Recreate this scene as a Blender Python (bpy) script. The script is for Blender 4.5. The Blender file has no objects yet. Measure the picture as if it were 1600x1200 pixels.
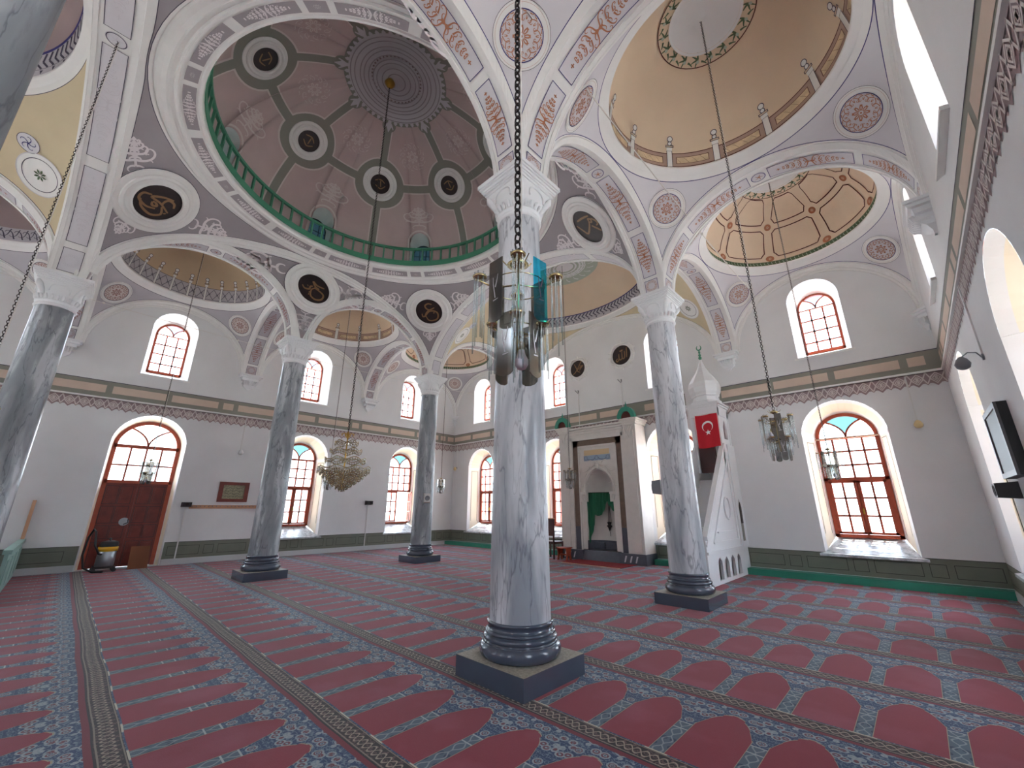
import bpy, math, random
import numpy as np
from mathutils import Vector, Matrix
PI = math.pi
sc = bpy.context.scene
col = sc.collection
rnd = random.Random(7)

# ------------------------------------------------------------------ camera
YAW, PITCH, ROLL = math.radians(-43.667), math.radians(16.83), math.radians(0.146)
cd = bpy.data.cameras.new('camera'); cam = bpy.data.objects.new('camera', cd); col.objects.link(cam)
cd.sensor_width = 36.0; cd.lens = 638.4 / 1600 * 36; cd.clip_start = 0.02; cd.clip_end = 200
fw = Vector((math.sin(YAW) * math.cos(PITCH), math.cos(YAW) * math.cos(PITCH), math.sin(PITCH)))
rt = Vector((math.cos(YAW), -math.sin(YAW), 0)); up = rt.cross(fw)
rt2 = rt * math.cos(ROLL) + up * math.sin(ROLL); up2 = up * math.cos(ROLL) - rt * math.sin(ROLL)
cam.matrix_world = Matrix.Translation((6.917, -3.285, 1.5)) @ Matrix((rt2, up2, -fw)).transposed().to_4x4()
sc.camera = cam

# ------------------------------------------------------------------ light
w = bpy.data.worlds.new('world'); sc.world = w; w.use_nodes = True
wn = w.node_tree.nodes; wl = w.node_tree.links
bgn = wn['Background']
tcw = wn.new('ShaderNodeTexCoord'); sepw = wn.new('ShaderNodeSeparateXYZ'); rampw = wn.new('ShaderNodeValToRGB')
mpw = wn.new('ShaderNodeMapRange'); mpw.inputs[1].default_value = -1; mpw.inputs[2].default_value = 1
wl.new(tcw.outputs['Generated'], sepw.inputs[0]); wl.new(sepw.outputs[2], mpw.inputs[0]); wl.new(mpw.outputs[0], rampw.inputs[0])
rampw.color_ramp.elements[0].color = (1.0, 0.97, 0.90, 1); rampw.color_ramp.elements[0].position = 0.3
rampw.color_ramp.elements[1].color = (0.58, 0.76, 1.0, 1); rampw.color_ramp.elements[1].position = 0.75
e = rampw.color_ramp.elements.new(0.5); e.color = (0.86, 0.90, 0.95, 1)
wl.new(rampw.outputs[0], bgn.inputs[0]); bgn.inputs[1].default_value = 3.4
sd = bpy.data.lights.new('sun', 'SUN'); sd.energy = 30; sd.angle = 0.02; sd.color = (1, 0.95, 0.86)
sun = bpy.data.objects.new('sun', sd); col.objects.link(sun)
sun.rotation_euler = Vector((-0.04, -0.20, -0.98)).to_track_quat('-Z', 'Y').to_euler()
for nm, dr, en, cl in (('added_sky_fill', (0.0, -0.15, -1), 18, (0.74, 0.87, 1.0)), ('added_ground_fill', (0, 0, 1), 19, (0.97, 0.98, 0.98))):  # added wide fill suns, lighting the room beyond what the visible sky gives
    gd = bpy.data.lights.new(nm, 'SUN'); gd.energy = en; gd.angle = 2.9; gd.color = cl
    go = bpy.data.objects.new(nm, gd); col.objects.link(go); go.rotation_euler = Vector(dr).to_track_quat('-Z', 'Y').to_euler()
sc.view_settings.view_transform = 'Standard'; sc.view_settings.look = 'None'
sc.view_settings.exposure = 1.0; sc.view_settings.gamma = 1; sc.view_settings.use_curve_mapping = False
sc.cycles.max_bounces = 10; sc.cycles.diffuse_bounces = 6; sc.cycles.transparent_max_bounces = 12
sc.cycles.sample_clamp_indirect = 8

# ------------------------------------------------------------------ dimensions
WL_, WR_, YQ, YB = -8.05, 7.85, 8.53, -8.5
CX, CY = 3.90, 4.17
SX0, SX1 = 3.70, 4.13          # soffit span in x beside the nave
SY = 0.23                      # half soffit in y
ZS, KS, KB = 5.58, 1.70, 2.25  # springing, small and big rise

# ------------------------------------------------------------------ materials
def srgb(r, g, b):
    f = lambda c: (c / 255 / 12.92) if c / 255 <= 0.04045 else ((c / 255 + 0.055) / 1.055) ** 2.4
    return (f(r), f(g), f(b), 1)
MATS = {}
def mat(name, rgb, rough=0.7, metal=0.0, noise=0.0, nscale=3.0, bump=0.0, bscale=40, spec=0.5, coat=0.0):
    m = bpy.data.materials.new(name); m.use_nodes = True; MATS[name] = m
    nt = m.node_tree; b = nt.nodes['Principled BSDF']
    c = srgb(*rgb)
    b.inputs['Base Color'].default_value = c
    b.inputs['Roughness'].default_value = rough; b.inputs['Metallic'].default_value = metal
    b.inputs['Specular IOR Level'].default_value = spec; b.inputs['Coat Weight'].default_value = coat
    if noise or bump: tc = nt.nodes.new('ShaderNodeTexCoord')
    if noise:
        n = nt.nodes.new('ShaderNodeTexNoise'); n.inputs['Scale'].default_value = nscale; n.inputs['Detail'].default_value = 5
        nt.links.new(tc.outputs['Object'], n.inputs['Vector'])
        r = nt.nodes.new('ShaderNodeValToRGB'); r.color_ramp.elements[0].position = 0.3; r.color_ramp.elements[1].position = 0.7
        r.color_ramp.elements[0].color = tuple(x * (1 - noise) for x in c[:3]) + (1,)
        r.color_ramp.elements[1].color = tuple(min(1, x * (1 + noise * 0.6)) for x in c[:3]) + (1,)
        nt.links.new(n.outputs['Fac'], r.inputs[0]); nt.links.new(r.outputs[0], b.inputs['Base Color'])
    if bump:
        n2 = nt.nodes.new('ShaderNodeTexNoise'); n2.inputs['Scale'].default_value = bscale
        nt.links.new(tc.outputs['Object'], n2.inputs['Vector'])
        bp = nt.nodes.new('ShaderNodeBump'); bp.inputs['Strength'].default_value = bump; bp.inputs['Distance'].default_value = 0.01
        nt.links.new(n2.outputs['Fac'], bp.inputs['Height']); nt.links.new(bp.outputs[0], b.inputs['Normal'])
    return m
mat('plaster', (220, 221, 222), 0.75, noise=0.04, nscale=1.3, bump=0.1, bscale=9)
mat('stucco', (228, 228, 226), 0.6, noise=0.03, nscale=4)
mat('capital', (226, 228, 230), 0.5)
mat('purple', (158, 152, 156), 0.8, noise=0.05, nscale=2)
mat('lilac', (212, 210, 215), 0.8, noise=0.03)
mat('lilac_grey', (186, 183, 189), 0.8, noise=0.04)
mat('yellow', (206, 192, 160), 0.8, noise=0.05, nscale=2)
mat('dome_cream', (222, 202, 176), 0.8, noise=0.05, nscale=1.4)
mat('dome_peach', (230, 210, 186), 0.8, noise=0.04, nscale=1.4)
mat('dome_ochre', (198, 176, 146), 0.8, noise=0.05, nscale=1.4)
mat('dome_pink', (200, 180, 178), 0.8, noise=0.06, nscale=2)
mat('dome_grey', (140, 142, 132), 0.8, noise=0.04)
mat('dome_rose', (160, 142, 142), 0.8, noise=0.06, nscale=2)
mat('line', (70, 66, 84), 0.8)
mat('navy', (52, 48, 110), 0.8)
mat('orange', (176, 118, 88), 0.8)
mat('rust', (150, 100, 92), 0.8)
mat('white_paint', (226, 220, 222), 0.8)
mat('faint', (204, 201, 206), 0.8)
mat('pinkish_white', (216, 206, 202), 0.8)
mat('brown_band', (178, 152, 138), 0.8)
mat('marble_panel', (218, 196, 162), 0.8, noise=0.25, nscale=5)
mat('dark_brown', (92, 46, 40), 0.8)
mat('green_leaf', (84, 104, 78), 0.8)
mat('sage', (178, 190, 176), 0.8)
mat('frieze_grey', (138, 138, 128), 0.8, noise=0.04)
mat('frieze_pink', (206, 186, 170), 0.8, noise=0.05)
mat('lace', (158, 138, 140), 0.8)
mat('dado_green', (112, 117, 104), 0.6, noise=0.08, nscale=4)
mat('dado_line', (54, 56, 50), 0.7)
mat('teal', (44, 132, 110), 0.45, noise=0.08)
mat('rail_green', (72, 142, 112), 0.5, noise=0.06)
mat('skirt_white', (190, 192, 194), 0.5)
mat('reveal_beige', (238, 228, 206), 0.8)
mat('window_wood', (168, 74, 48), 0.45, noise=0.12, nscale=9)
mat('door_wood', (112, 38, 26), 0.4, noise=0.25, nscale=7)
mat('pale_wood', (196, 150, 118), 0.5, noise=0.1)
mat('chair_wood', (70, 30, 26), 0.4, noise=0.1)
mat('base_paint', (66, 74, 88), 0.22, noise=0.06, nscale=6, coat=0.4)
mat('chipped', (150, 142, 128), 0.6, noise=0.35, nscale=40)
mat('gold', (190, 150, 70), 0.3, metal=1.0)
mat('lamp_gold', (190, 172, 128), 0.25, metal=1.0)
mat('iron', (48, 42, 42), 0.5, metal=0.6)
mat('black', (22, 22, 25), 0.45)
mat('disc_black', (36, 24, 28), 0.5, noise=0.4, nscale=14)
mat('script_gold', (140, 108, 74), 0.5)
mat('white_plastic', (212, 212, 210), 0.45)
mat('grey_plastic', (120, 122, 128), 0.45)
mat('cable', (214, 210, 204), 0.6)
mat('flag_red', (196, 22, 40), 0.7)
mat('flag_white', (240, 238, 236), 0.7)
mat('curtain_green', (20, 98, 66), 0.75)
mat('mihrab_white', (216, 211, 204), 0.5, noise=0.05, nscale=6)
mat('mihrab_brown', (112, 92, 78), 0.4, noise=0.2, nscale=9)
mat('mihrab_slate', (82, 86, 96), 0.3, noise=0.15, nscale=8)
mat('mihrab_blue', (146, 164, 184), 0.6)
mat('sand', (216, 190, 148), 0.7)
mat('rug_red', (140, 32, 40), 0.95, noise=0.35, nscale=30, bump=0.3)
mat('light_teal', (142, 172, 164), 0.6, noise=0.1)
mat('vac_yellow', (214, 160, 20), 0.4)
mat('steel', (150, 152, 156), 0.3, metal=0.8)
mat('cardboard', (112, 66, 42), 0.8, noise=0.1)
mat('paper', (150, 146, 120), 0.7, noise=0.4, nscale=30)
mat('bulb', (216, 214, 226), 0.3)
mat('lamp_cream', (222, 200, 150), 0.4)
mat('screen', (88, 96, 98), 0.5)

def glass(name, tint, gloss=0.12, rough=0.03):
    m = bpy.data.materials.new(name); m.use_nodes = True; MATS[name] = m
    nt = m.node_tree; nt.nodes.clear()
    o = nt.nodes.new('ShaderNodeOutputMaterial'); t = nt.nodes.new('ShaderNodeBsdfTransparent'); g = nt.nodes.new('ShaderNodeBsdfGlossy')
    mx = nt.nodes.new('ShaderNodeMixShader'); t.inputs[0].default_value = (*tint, 1); g.inputs['Roughness'].default_value = rough
    mx.inputs[0].default_value = gloss
    nt.links.new(t.outputs[0], mx.inputs[1]); nt.links.new(g.outputs[0], mx.inputs[2]); nt.links.new(mx.outputs[0], o.inputs[0])
    return m
glass('pane_clear', (0.95, 0.97, 0.97), 0.06)
glass('pane_blue', (0.09, 0.21, 0.23), 0.06)
glass('pane_sky', (0.24, 0.29, 0.36), 0.06)
glass('pane_stained', (0.004, 0.010, 0.011), 0.12, 0.1)
glass('crystal', (0.82, 0.90, 0.92), 0.32, 0.12)
glass('mirror_glass', (0.38, 0.36, 0.32), 0.22, 0.10)
glass("mirror_window_blue", (0.22, 0.84, 1.0), 0.06, 0.05)  # cyan tint paints in the window blue mirrored by one panel
glass('amber_crystal', (0.62, 0.55, 0.42), 0.5, 0.08)

class Nd:                                  # tiny expression helper for math nodes
    def __init__(s, nt, sock): s.nt, s.k = nt, sock
    def _m(s, op, *a):
        n = s.nt.nodes.new('ShaderNodeMath'); n.operation = op
        for i, v in enumerate((s,) + a):
            if isinstance(v, Nd): s.nt.links.new(v.k, n.inputs[i])
            else: n.inputs[i].default_value = v
        return Nd(s.nt, n.outputs[0])
    def __add__(s, o): return s._m('ADD', o)
    def __sub__(s, o): return s._m('SUBTRACT', o)
    def __mul__(s, o): return s._m('MULTIPLY', o)
    def __truediv__(s, o): return s._m('DIVIDE', o)
    def __gt__(s, o): return s._m('GREATER_THAN', o)
    def __lt__(s, o): return s._m('LESS_THAN', o)
    def abs(s): return s._m('ABSOLUTE')
    def frac(s): return s._m('FRACT')
    def sin(s): return s._m('SINE')
    def max(s, o): return s._m('MAXIMUM', o)
    def min(s, o): return s._m('MINIMUM', o)
    def pow(s, o): return s._m('POWER', o)
def mixc(nt, fac, a, b):
    n = nt.nodes.new('ShaderNodeMix'); n.data_type = 'RGBA'
    nt.links.new(fac.k, n.inputs[0])
    for i, v in ((6, a), (7, b)):
        if isinstance(v, tuple): n.inputs[i].default_value = v
        else: nt.links.new(v, n.inputs[i])
    return n.outputs[2]

def marble(name, base, dark, light, vein, scale=1.0, stretch=0.45, bandmix=0.5):
    m = bpy.data.materials.new(name); m.use_nodes = True; MATS[name] = m
    nt = m.node_tree; b = nt.nodes['Principled BSDF']; b.inputs['Roughness'].default_value = 0.3; b.inputs['Coat Weight'].default_value = 0.15
    tc = nt.nodes.new('ShaderNodeTexCoord'); oi = nt.nodes.new('ShaderNodeObjectInfo')
    mp = nt.nodes.new('ShaderNodeMapping'); mp.inputs['Scale'].default_value = (scale, scale, scale * stretch); mp.inputs['Rotation'].default_value = (0.25, 0.35, 0)
    nt.links.new(tc.outputs['Object'], mp.inputs[0])
    sh = nt.nodes.new('ShaderNodeVectorMath'); sh.operation = 'ADD'; sc_ = nt.nodes.new('ShaderNodeVectorMath'); sc_.operation = 'SCALE'; sc_.inputs[3].default_value = 7
    nt.links.new(oi.outputs['Location'], sc_.inputs[0]); nt.links.new(mp.outputs[0], sh.inputs[0]); nt.links.new(sc_.outputs[0], sh.inputs[1])
    n1 = nt.nodes.new('ShaderNodeTexNoise'); n1.inputs['Scale'].default_value = 1.6; n1.inputs['Detail'].default_value = 3; n1.inputs['Distortion'].default_value = 0.6
    nt.links.new(sh.outputs[0], n1.inputs['Vector'])
    r1 = nt.nodes.new('ShaderNodeValToRGB'); e = r1.color_ramp.elements
    e[0].position = 0.5 - 0.22 * bandmix - 0.02; e[0].color = srgb(*dark); e[1].position = 0.62; e[1].color = srgb(*light)
    x = e.new(0.5); x.color = srgb(*base)
    nt.links.new(n1.outputs['Fac'], r1.inputs[0])
    n2 = nt.nodes.new('ShaderNodeTexNoise'); n2.inputs['Scale'].default_value = 1.5; n2.inputs['Detail'].default_value = 5; n2.inputs['Distortion'].default_value = 0.35
    nt.links.new(sh.outputs[0], n2.inputs['Vector'])
    f = Nd(nt, n2.outputs['Fac'])
    v = (f - 0.5).abs(); vm = (v * -70.0 + 1.0).max(0.0) 
    f3 = Nd(nt, n1.outputs['Fac']); v3 = ((f3 - 0.56).abs() * -90.0 + 0.6).max(0.0)
    veins = (vm + v3).min(1.0) * 0.6
    c = mixc(nt, veins, r1.outputs[0], srgb(*vein))
    n4 = nt.nodes.new('ShaderNodeTexNoise'); n4.inputs['Scale'].default_value = 14; n4.inputs['Detail'].default_value = 6
    nt.links.new(sh.outputs[0], n4.inputs['Vector'])
    g = (Nd(nt, n4.outputs['Fac']) - 0.55).max(0.0) * 1.4
    c = mixc(nt, g, c, srgb(*vein))
    nt.links.new(c, b.inputs['Base Color'])
marble('marble_dark', (142, 147, 152), (112, 118, 124), (190, 194, 198), (74, 79, 88), 2.4, 0.22, 0.9)
marble('marble_light', (188, 191, 196), (146, 152, 160), (208, 210, 214), (84, 88, 102), 2.2, 0.18, 0.6)
marble('sill_marble', (196, 204, 208), (130, 140, 146), (214, 220, 224), (96, 104, 112), 5, 1.0, 1.0)

# carpet -------------------------------------------------------------
def carpet_mat():
    m = bpy.data.materials.new('prayer_carpet'); m.use_nodes = True; MATS['prayer_carpet'] = m
    nt = m.node_tree; b = nt.nodes['Principled BSDF']; b.inputs['Roughness'].default_value = 0.9
    b.inputs['Sheen Weight'].default_value = 0.15; b.inputs['Specular IOR Level'].default_value = 0.22
    tc = nt.nodes.new('ShaderNodeTexCoord'); sp = nt.nodes.new('ShaderNodeSeparateXYZ')
    wob = nt.nodes.new('ShaderNodeTexNoise'); wob.inputs['Scale'].default_value = 0.7
    nt.links.new(tc.outputs['Object'], wob.inputs['Vector']); nt.links.new(tc.outputs['Object'], sp.inputs[0])
    wo = (Nd(nt, wob.outputs['Fac']) - 0.5) * 0.05
    X = Nd(nt, sp.outputs[0]); Y = Nd(nt, sp.outputs[1]) + wo - 0.02
    P = 0.475; V = 1.18
    xs = ((X - 4.90 + 0.5 * 0 + 100 * P) / P).frac()            # 0 at a bar
    ax = (xs - 0.5).abs() * P                                    # distance from the cell centre
    v = ((Y + 0.34 + 20 * V) / V).frac() * V
    # scalloped arch of a cell
    a = ax / 0.186
    step = (a > 0.40)
    top = a.pow(2.4) * -0.27 + 0.835 + step * -0.022 + (a > 0.74) * -0.012 + (a < 0.12) * 0.010
    inside = (ax < 0.184) * (v < top) * (v > 0.012)
    edge = ((v - top).abs() < 0.010) * (ax < 0.186) + ((ax - 0.185).abs() < 0.0035) * (v < 0.56)
    # floral fields: mirrored coordinates keep every repeat symmetrical
    cm = nt.nodes.new('ShaderNodeCombineXYZ'); nt.links.new(ax.k, cm.inputs[0]); nt.links.new(v.k, cm.inputs[1])
    def vor(scale, feat):
        n = nt.nodes.new('ShaderNodeTexVoronoi'); n.inputs['Scale'].default_value = scale; n.feature = feat
        nt.links.new(cm.outputs[0], n.inputs['Vector']); return n
    v1 = vor(11, 'F1'); d1 = Nd(nt, v1.outputs['Distance'])
    ring = ((d1 - 0.36).abs() < 0.06) + ((d1 - 0.16).abs() < 0.03)
    core = (d1 < 0.30) * (d1 > 0.20) + (d1 < 0.09)
    nz = nt.nodes.new('ShaderNodeTexNoise'); nz.inputs['Scale'].default_value = 26; nz.inputs['Detail'].default_value = 2; nt.links.new(cm.outputs[0], nz.inputs['Vector'])
    leaf = ((Nd(nt, nz.outputs['Fac']) - 0.5).abs() < 0.030)
    wave = (((v * 42.0).sin() * 0.018 + ax - 0.222).abs() < 0.006) * (v < 0.5)
    blue, cream, red = srgb(30, 52, 86), srgb(146, 152, 152), srgb(122, 31, 48)
    c = mixc(nt, core, blue, srgb(96, 44, 54))
    c = mixc(nt, ring.min(1.0) * 0.8, c, cream)
    c = mixc(nt, leaf * 0.8, c, srgb(100, 116, 128))
    slate = mixc(nt, ((d1 > 0.3) * 0.7), srgb(36, 54, 76), srgb(78, 94, 106))
    slate = mixc(nt, wave * 0.55, slate, cream)
    c = mixc(nt, (v < 0.5) * (v > 0.0) * (ax > 0.18), c, slate)
    bars = (((v - 0.40).abs() < 0.006) + ((v - 0.50).abs() < 0.006)) * (ax > 0.176)
    c = mixc(nt, bars, c, cream)
    c = mixc(nt, edge.min(1.0), c, srgb(140, 128, 108))
    c = mixc(nt, inside, c, red)
    # border band and seam
    band = (v > 1.035)
    sn = (ax * 52.9).sin() * 0.034
    bw = sn + v - 1.105; bx = v - 1.105 - sn
    scr = ((bw.abs() < 0.007) + (bx.abs() < 0.007)).min(1.0)
    v2 = vor(24, 'F1'); d2 = Nd(nt, v2.outputs['Distance'])
    scr2 = ((d2 - 0.3).abs() < 0.07)
    bc = mixc(nt, scr2 * 0.55, srgb(34, 24, 25), srgb(112, 86, 82))
    bc = mixc(nt, scr * 0.85, bc, srgb(150, 136, 120))
    bc = mixc(nt, ((v - 1.045).abs() < 0.005) + ((v - 1.172).abs() < 0.004), bc, srgb(120, 108, 96))
    c = mixc(nt, band, c, bc)
    c = mixc(nt, (v > 0.985) * (v < 1.025), c, srgb(104, 24, 40))
    c = mixc(nt, ((v - 1.03).abs() < 0.005), c, srgb(24, 16, 24))
    c = mixc(nt, (((v - 0.003).abs() < 0.009) * (ax > 0.162)), c, srgb(176, 168, 150))
    # window sheen on the pile, painted as noisy swaths of paler pink
    nn = nt.nodes.new('ShaderNodeTexNoise'); nn.inputs['Scale'].default_value = 1.7; nn.inputs['Detail'].default_value = 4
    nt.links.new(tc.outputs['Object'], nn.inputs['Vector'])
    painted_sheen = (Nd(nt, nn.outputs['Fac']) - 0.5).max(0.0) * 1.5
    c = mixc(nt, painted_sheen * inside, c, srgb(146, 84, 102))
    nt.links.new(c, b.inputs['Base Color'])
    fz = nt.nodes.new('ShaderNodeTexNoise'); fz.inputs['Scale'].default_value = 160; nt.links.new(tc.outputs['Object'], fz.inputs['Vector'])
    bp = nt.nodes.new('ShaderNodeBump'); bp.inputs['Strength'].default_value = 0.25; bp.inputs['Distance'].default_value = 0.004
    nt.links.new(fz.outputs['Fac'], bp.inputs['Height']); nt.links.new(bp.outputs[0], b.inputs['Normal'])
carpet_mat()

# ------------------------------------------------------------------ mesh builder
class MB:
    def __init__(s, mat='plaster'):
        s.v, s.f, s.m, s.slots, s.sm = [], [], [], [], []; s.n = 0; s.mat = mat; s.smooth = False
    def slot(s, name):
        name = name or s.mat
        if name not in s.slots: s.slots.append(name)
        return s.slots.index(name)
    def add(s, verts, faces, mat=None, smooth=None):
        k = s.n; verts = np.asarray(verts, float).reshape(-1, 3); s.v.append(verts); s.n += len(verts)
        sl = s.slot(mat); sm = s.smooth if smooth is None else smooth
        for f in faces: s.f.append([i + k for i in f]); s.m.append(sl); s.sm.append(sm)
        return s
    def box(s, lo, hi, mat=None, rz=0, bevel=0):
        (x0, y0, z0), (x1, y1, z1) = lo, hi
        cx, cy = (x0 + x1) / 2, (y0 + y1) / 2
        P = np.array([[x, y, z] for z in (z0, z1) for x, y in ((x0, y0), (x1, y0), (x1, y1), (x0, y1))])
        if rz:
            c, t = math.cos(rz), math.sin(rz); d = P[:, :2] - [cx, cy]
            P[:, 0] = cx + d[:, 0] * c - d[:, 1] * t; P[:, 1] = cy + d[:, 0] * t + d[:, 1] * c
        return s.add(P, [(0, 3, 2, 1), (4, 5, 6, 7), (0, 1, 5, 4), (1, 2, 6, 5), (2, 3, 7, 6), (3, 0, 4, 7)], mat, False)
    def grid(s, P, mat=None, closed=False, smooth=True, closed_v=False):
        P = np.asarray(P, float); a, b = P.shape[:2]
        F = []
        for i in range(a if closed_v else a - 1):
            i2 = (i + 1) % a
            for j in range(b if closed else b - 1):
                j2 = (j + 1) % b; F.append((i * b + j, i * b + j2, i2 * b + j2, i2 * b + j))
        return s.add(P.reshape(-1, 3), F, mat, smooth)
    def lathe(s, prof, c=(0, 0, 0), n=32, mat=None, smooth=True, sx=1, sy=1):
        t = np.linspace(0, 2 * PI, n, endpoint=False)
        P = np.array([[(c[0] + r * sx * math.cos(a), c[1] + r * sy * math.sin(a), c[2] + z) for a in t] for r, z in prof])
        return s.grid(P, mat, True, smooth)
    def tube(s, pts, r, n=6, mat=None, closed=False, caps=True):
        pts = [Vector(p) for p in pts]; R = r if hasattr(r, '__len__') else [r] * len(pts)
        rings = []; prev = None
        for i, p in enumerate(pts):
            if closed: d = pts[(i + 1) % len(pts)] - pts[i - 1]
            else: d = pts[min(i + 1, len(pts) - 1)] - pts[max(i - 1, 0)]
            if d.length < 1e-9: d = Vector((0, 0, 1))
            d.normalize()
            if prev is None:
                a = Vector((0, 0, 1)) if abs(d.z) < 0.9 else Vector((1, 0, 0)); u = d.cross(a).normalized()
            else: u = (prev - d * prev.dot(d)).normalized()
            prev = u; vv = d.cross(u)
            rings.append([p + (u * math.cos(t) + vv * math.sin(t)) * R[i] for t in [2 * PI * k / n for k in range(n)]])
        P = np.array([[tuple(q) for q in r_] for r_ in rings])
        s.grid(P, mat, True, True, closed)
        if caps and not closed:
            k = len(pts) * n
            s.f.append([s.n - k + j for j in range(n)]); s.m.append(s.slot(mat)); s.sm.append(False)
            s.f.append([s.n - n + j for j in reversed(range(n))]); s.m.append(s.slot(mat)); s.sm.append(False)
        return s
    def poly(s, pts, mat=None): return s.add(pts, [list(range(len(pts)))], mat, False)
    def prism(s, pts2, fn, d0, d1, mat=None):
        """pts2 outline, fn(u,v,d) -> xyz"""
        n = len(pts2); A = [fn(u, v, d0) for u, v in pts2]; B = [fn(u, v, d1) for u, v in pts2]
        return s.add(A + B, [list(range(n)), list(range(2 * n - 1, n - 1, -1))] + [(i, (i + 1) % n, n + (i + 1) % n, n + i) for i in range(n)], mat, False)
    def stroke(s, fn, pts, wd, mat=None, closed=False):
        p = np.asarray(pts, float)
        if closed: d = np.roll(p, -1, 0) - np.roll(p, 1, 0)
        else: d = np.gradient(p, axis=0)
        d /= np.maximum(np.hypot(d[:, 0], d[:, 1])[:, None], 1e-9)
        nn = np.stack([-d[:, 1], d[:, 0]], 1); wv = (np.asarray(wd) * np.ones(len(p)))[:, None] / 2
        L = fn(p + nn * wv); R = fn(p - nn * wv)
        return s.grid(np.stack([L, R], 1), mat, False, True, closed)
    def disc(s, fn, c, r0, r1, mat=None, n=40, rings=1, sy=1.0):
        t = np.linspace(0, 2 * PI, n, endpoint=False); P = []
        for r in np.linspace(r0, r1, rings + 1):
            P.append(fn(np.stack([c[0] + r * np.cos(t), c[1] + r * sy * np.sin(t)], 1)))
        return s.grid(np.array(P), mat, True, True)
    def rect(s, fn, x0, y0, x1, y1, mat=None, nx=1, ny=1):
        X, Y = np.meshgrid(np.linspace(x0, x1, nx + 1), np.linspace(y0, y1, ny + 1))
        P = fn(np.stack([X.ravel(), Y.ravel()], 1)).reshape(ny + 1, nx + 1, 3)
        return s.grid(P, mat, False, True)
    def frame(s, fn, x0, y0, x1, y1, wd, mat=None, nx=8):
        s.rect(fn, x0, y0, x1, y0 + wd, mat, nx); s.rect(fn, x0, y1 - wd, x1, y1, mat, nx)
        s.rect(fn, x0, y0, x0 + wd, y1, mat); s.rect(fn, x1 - wd, y0, x1, y1, mat)
    def build(s, name, parent=None, loc=None, kind=None):
        me = bpy.data.meshes.new(name)
        V = np.concatenate(s.v) if s.v else np.zeros((0, 3))
        me.from_pydata(V.tolist(), [], s.f); me.update()
        for m in s.slots: me.materials.append(MATS[m])
        me.polygons.foreach_set('material_index', s.m); me.polygons.foreach_set('use_smooth', s.sm)
        o = bpy.data.objects.new(name, me); col.objects.link(o)
        if parent: o.parent = parent
        if loc: o.location = loc
        if kind: o['kind'] = kind
        return o
def tag(o, label, cat, group=None):
    o['label'] = label; o['category'] = cat
    if group: o['group'] = group
    return o
def thing(name, label, cat, loc=(0, 0, 0), rz=0, group=None):
    o = bpy.data.objects.new(name, None); col.objects.link(o); o.location = loc; o.rotation_euler = (0, 0, rz)
    o.empty_display_size = 0.1
    return tag(o, label, cat, group)
def struct_empty(name):
    o = bpy.data.objects.new(name, None); col.objects.link(o); o['kind'] = 'structure'; return o
def copy_tree(o, parent=None):
    c = o.copy(); col.objects.link(c)
    if parent: c.parent = parent
    for ch in [x for x in o.children]: copy_tree(ch, c)
    return c

# ------------------------------------------------------------------ ornament strokes (2D)
def curl(x, y, ang, L, k0, k1, w0, w1, n=14):
    P, W = [(x, y)], [w0]; ds = L / n
    for i in range(n):
        t = (i + 0.5) / n; ang += (k0 + (k1 - k0) * t * t) * ds
        x += math.cos(ang) * ds; y += math.sin(ang) * ds; P.append((x, y)); W.append(w0 + (w1 - w0) * (i + 1) / n)
    return (np.array(P), np.array(W))
def xf(st, s=1, rot=0, dx=0, dy=0, fx=1, fy=1, ws=None):
    c, t = math.cos(rot), math.sin(rot); out = []
    for P, W in st:
        Q = P * [fx * s, fy * s]; Q = np.stack([Q[:, 0] * c - Q[:, 1] * t + dx, Q[:, 0] * t + Q[:, 1] * c + dy], 1)
        out.append((Q, W * (ws or s)))
    return out
def mir(st, x=True, y=False):
    out = list(st)
    if x: out += xf(st, fx=-1)
    if y: out += xf(out, fy=-1)
    return out
def motif_tri(n=5, seed=1):
    """leafy triangle of scrolls, base 1 wide at y=0, tip at y=1"""
    st = [curl(0, 0.02, PI / 2, 0.93, 0, 0, 0.04, 0.02, 5)]
    ys = (0.10, 0.38, 0.60, 0.78)
    for i, y in enumerate(ys):
        sz = (0.42, 0.27, 0.18, 0.12)[i]
        st += mir([curl(0.0, y + sz * .35, -0.35, sz * 3.0, 0.6 / sz, 5.2 / sz, 0.052, 0.018, 22),
                   curl(0.02, y - sz * .15, 0.15, sz * 0.9, -1.2 / sz, -7 / sz, 0.045, 0.014, 9),
                   curl(sz * 0.72, y + sz * .30, 0.4, sz * 0.55, -1 / sz, -8 / sz, 0.038, 0.012, 7),
                   curl(0, y + sz * .55, 1.1, sz * 0.6, -1 / sz, -6 / sz, 0.035, 0.012, 7)])
    st += [(np.array([(0, 0.90), (0, 0.96), (0, 1.04)]), np.array([0.02, 0.07, 0.01])), (np.array([(-0.07, 0.95), (0, 0.93), (0.07, 0.95)]), np.array([0.02, 0.04, 0.02]))]
    return st
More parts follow.
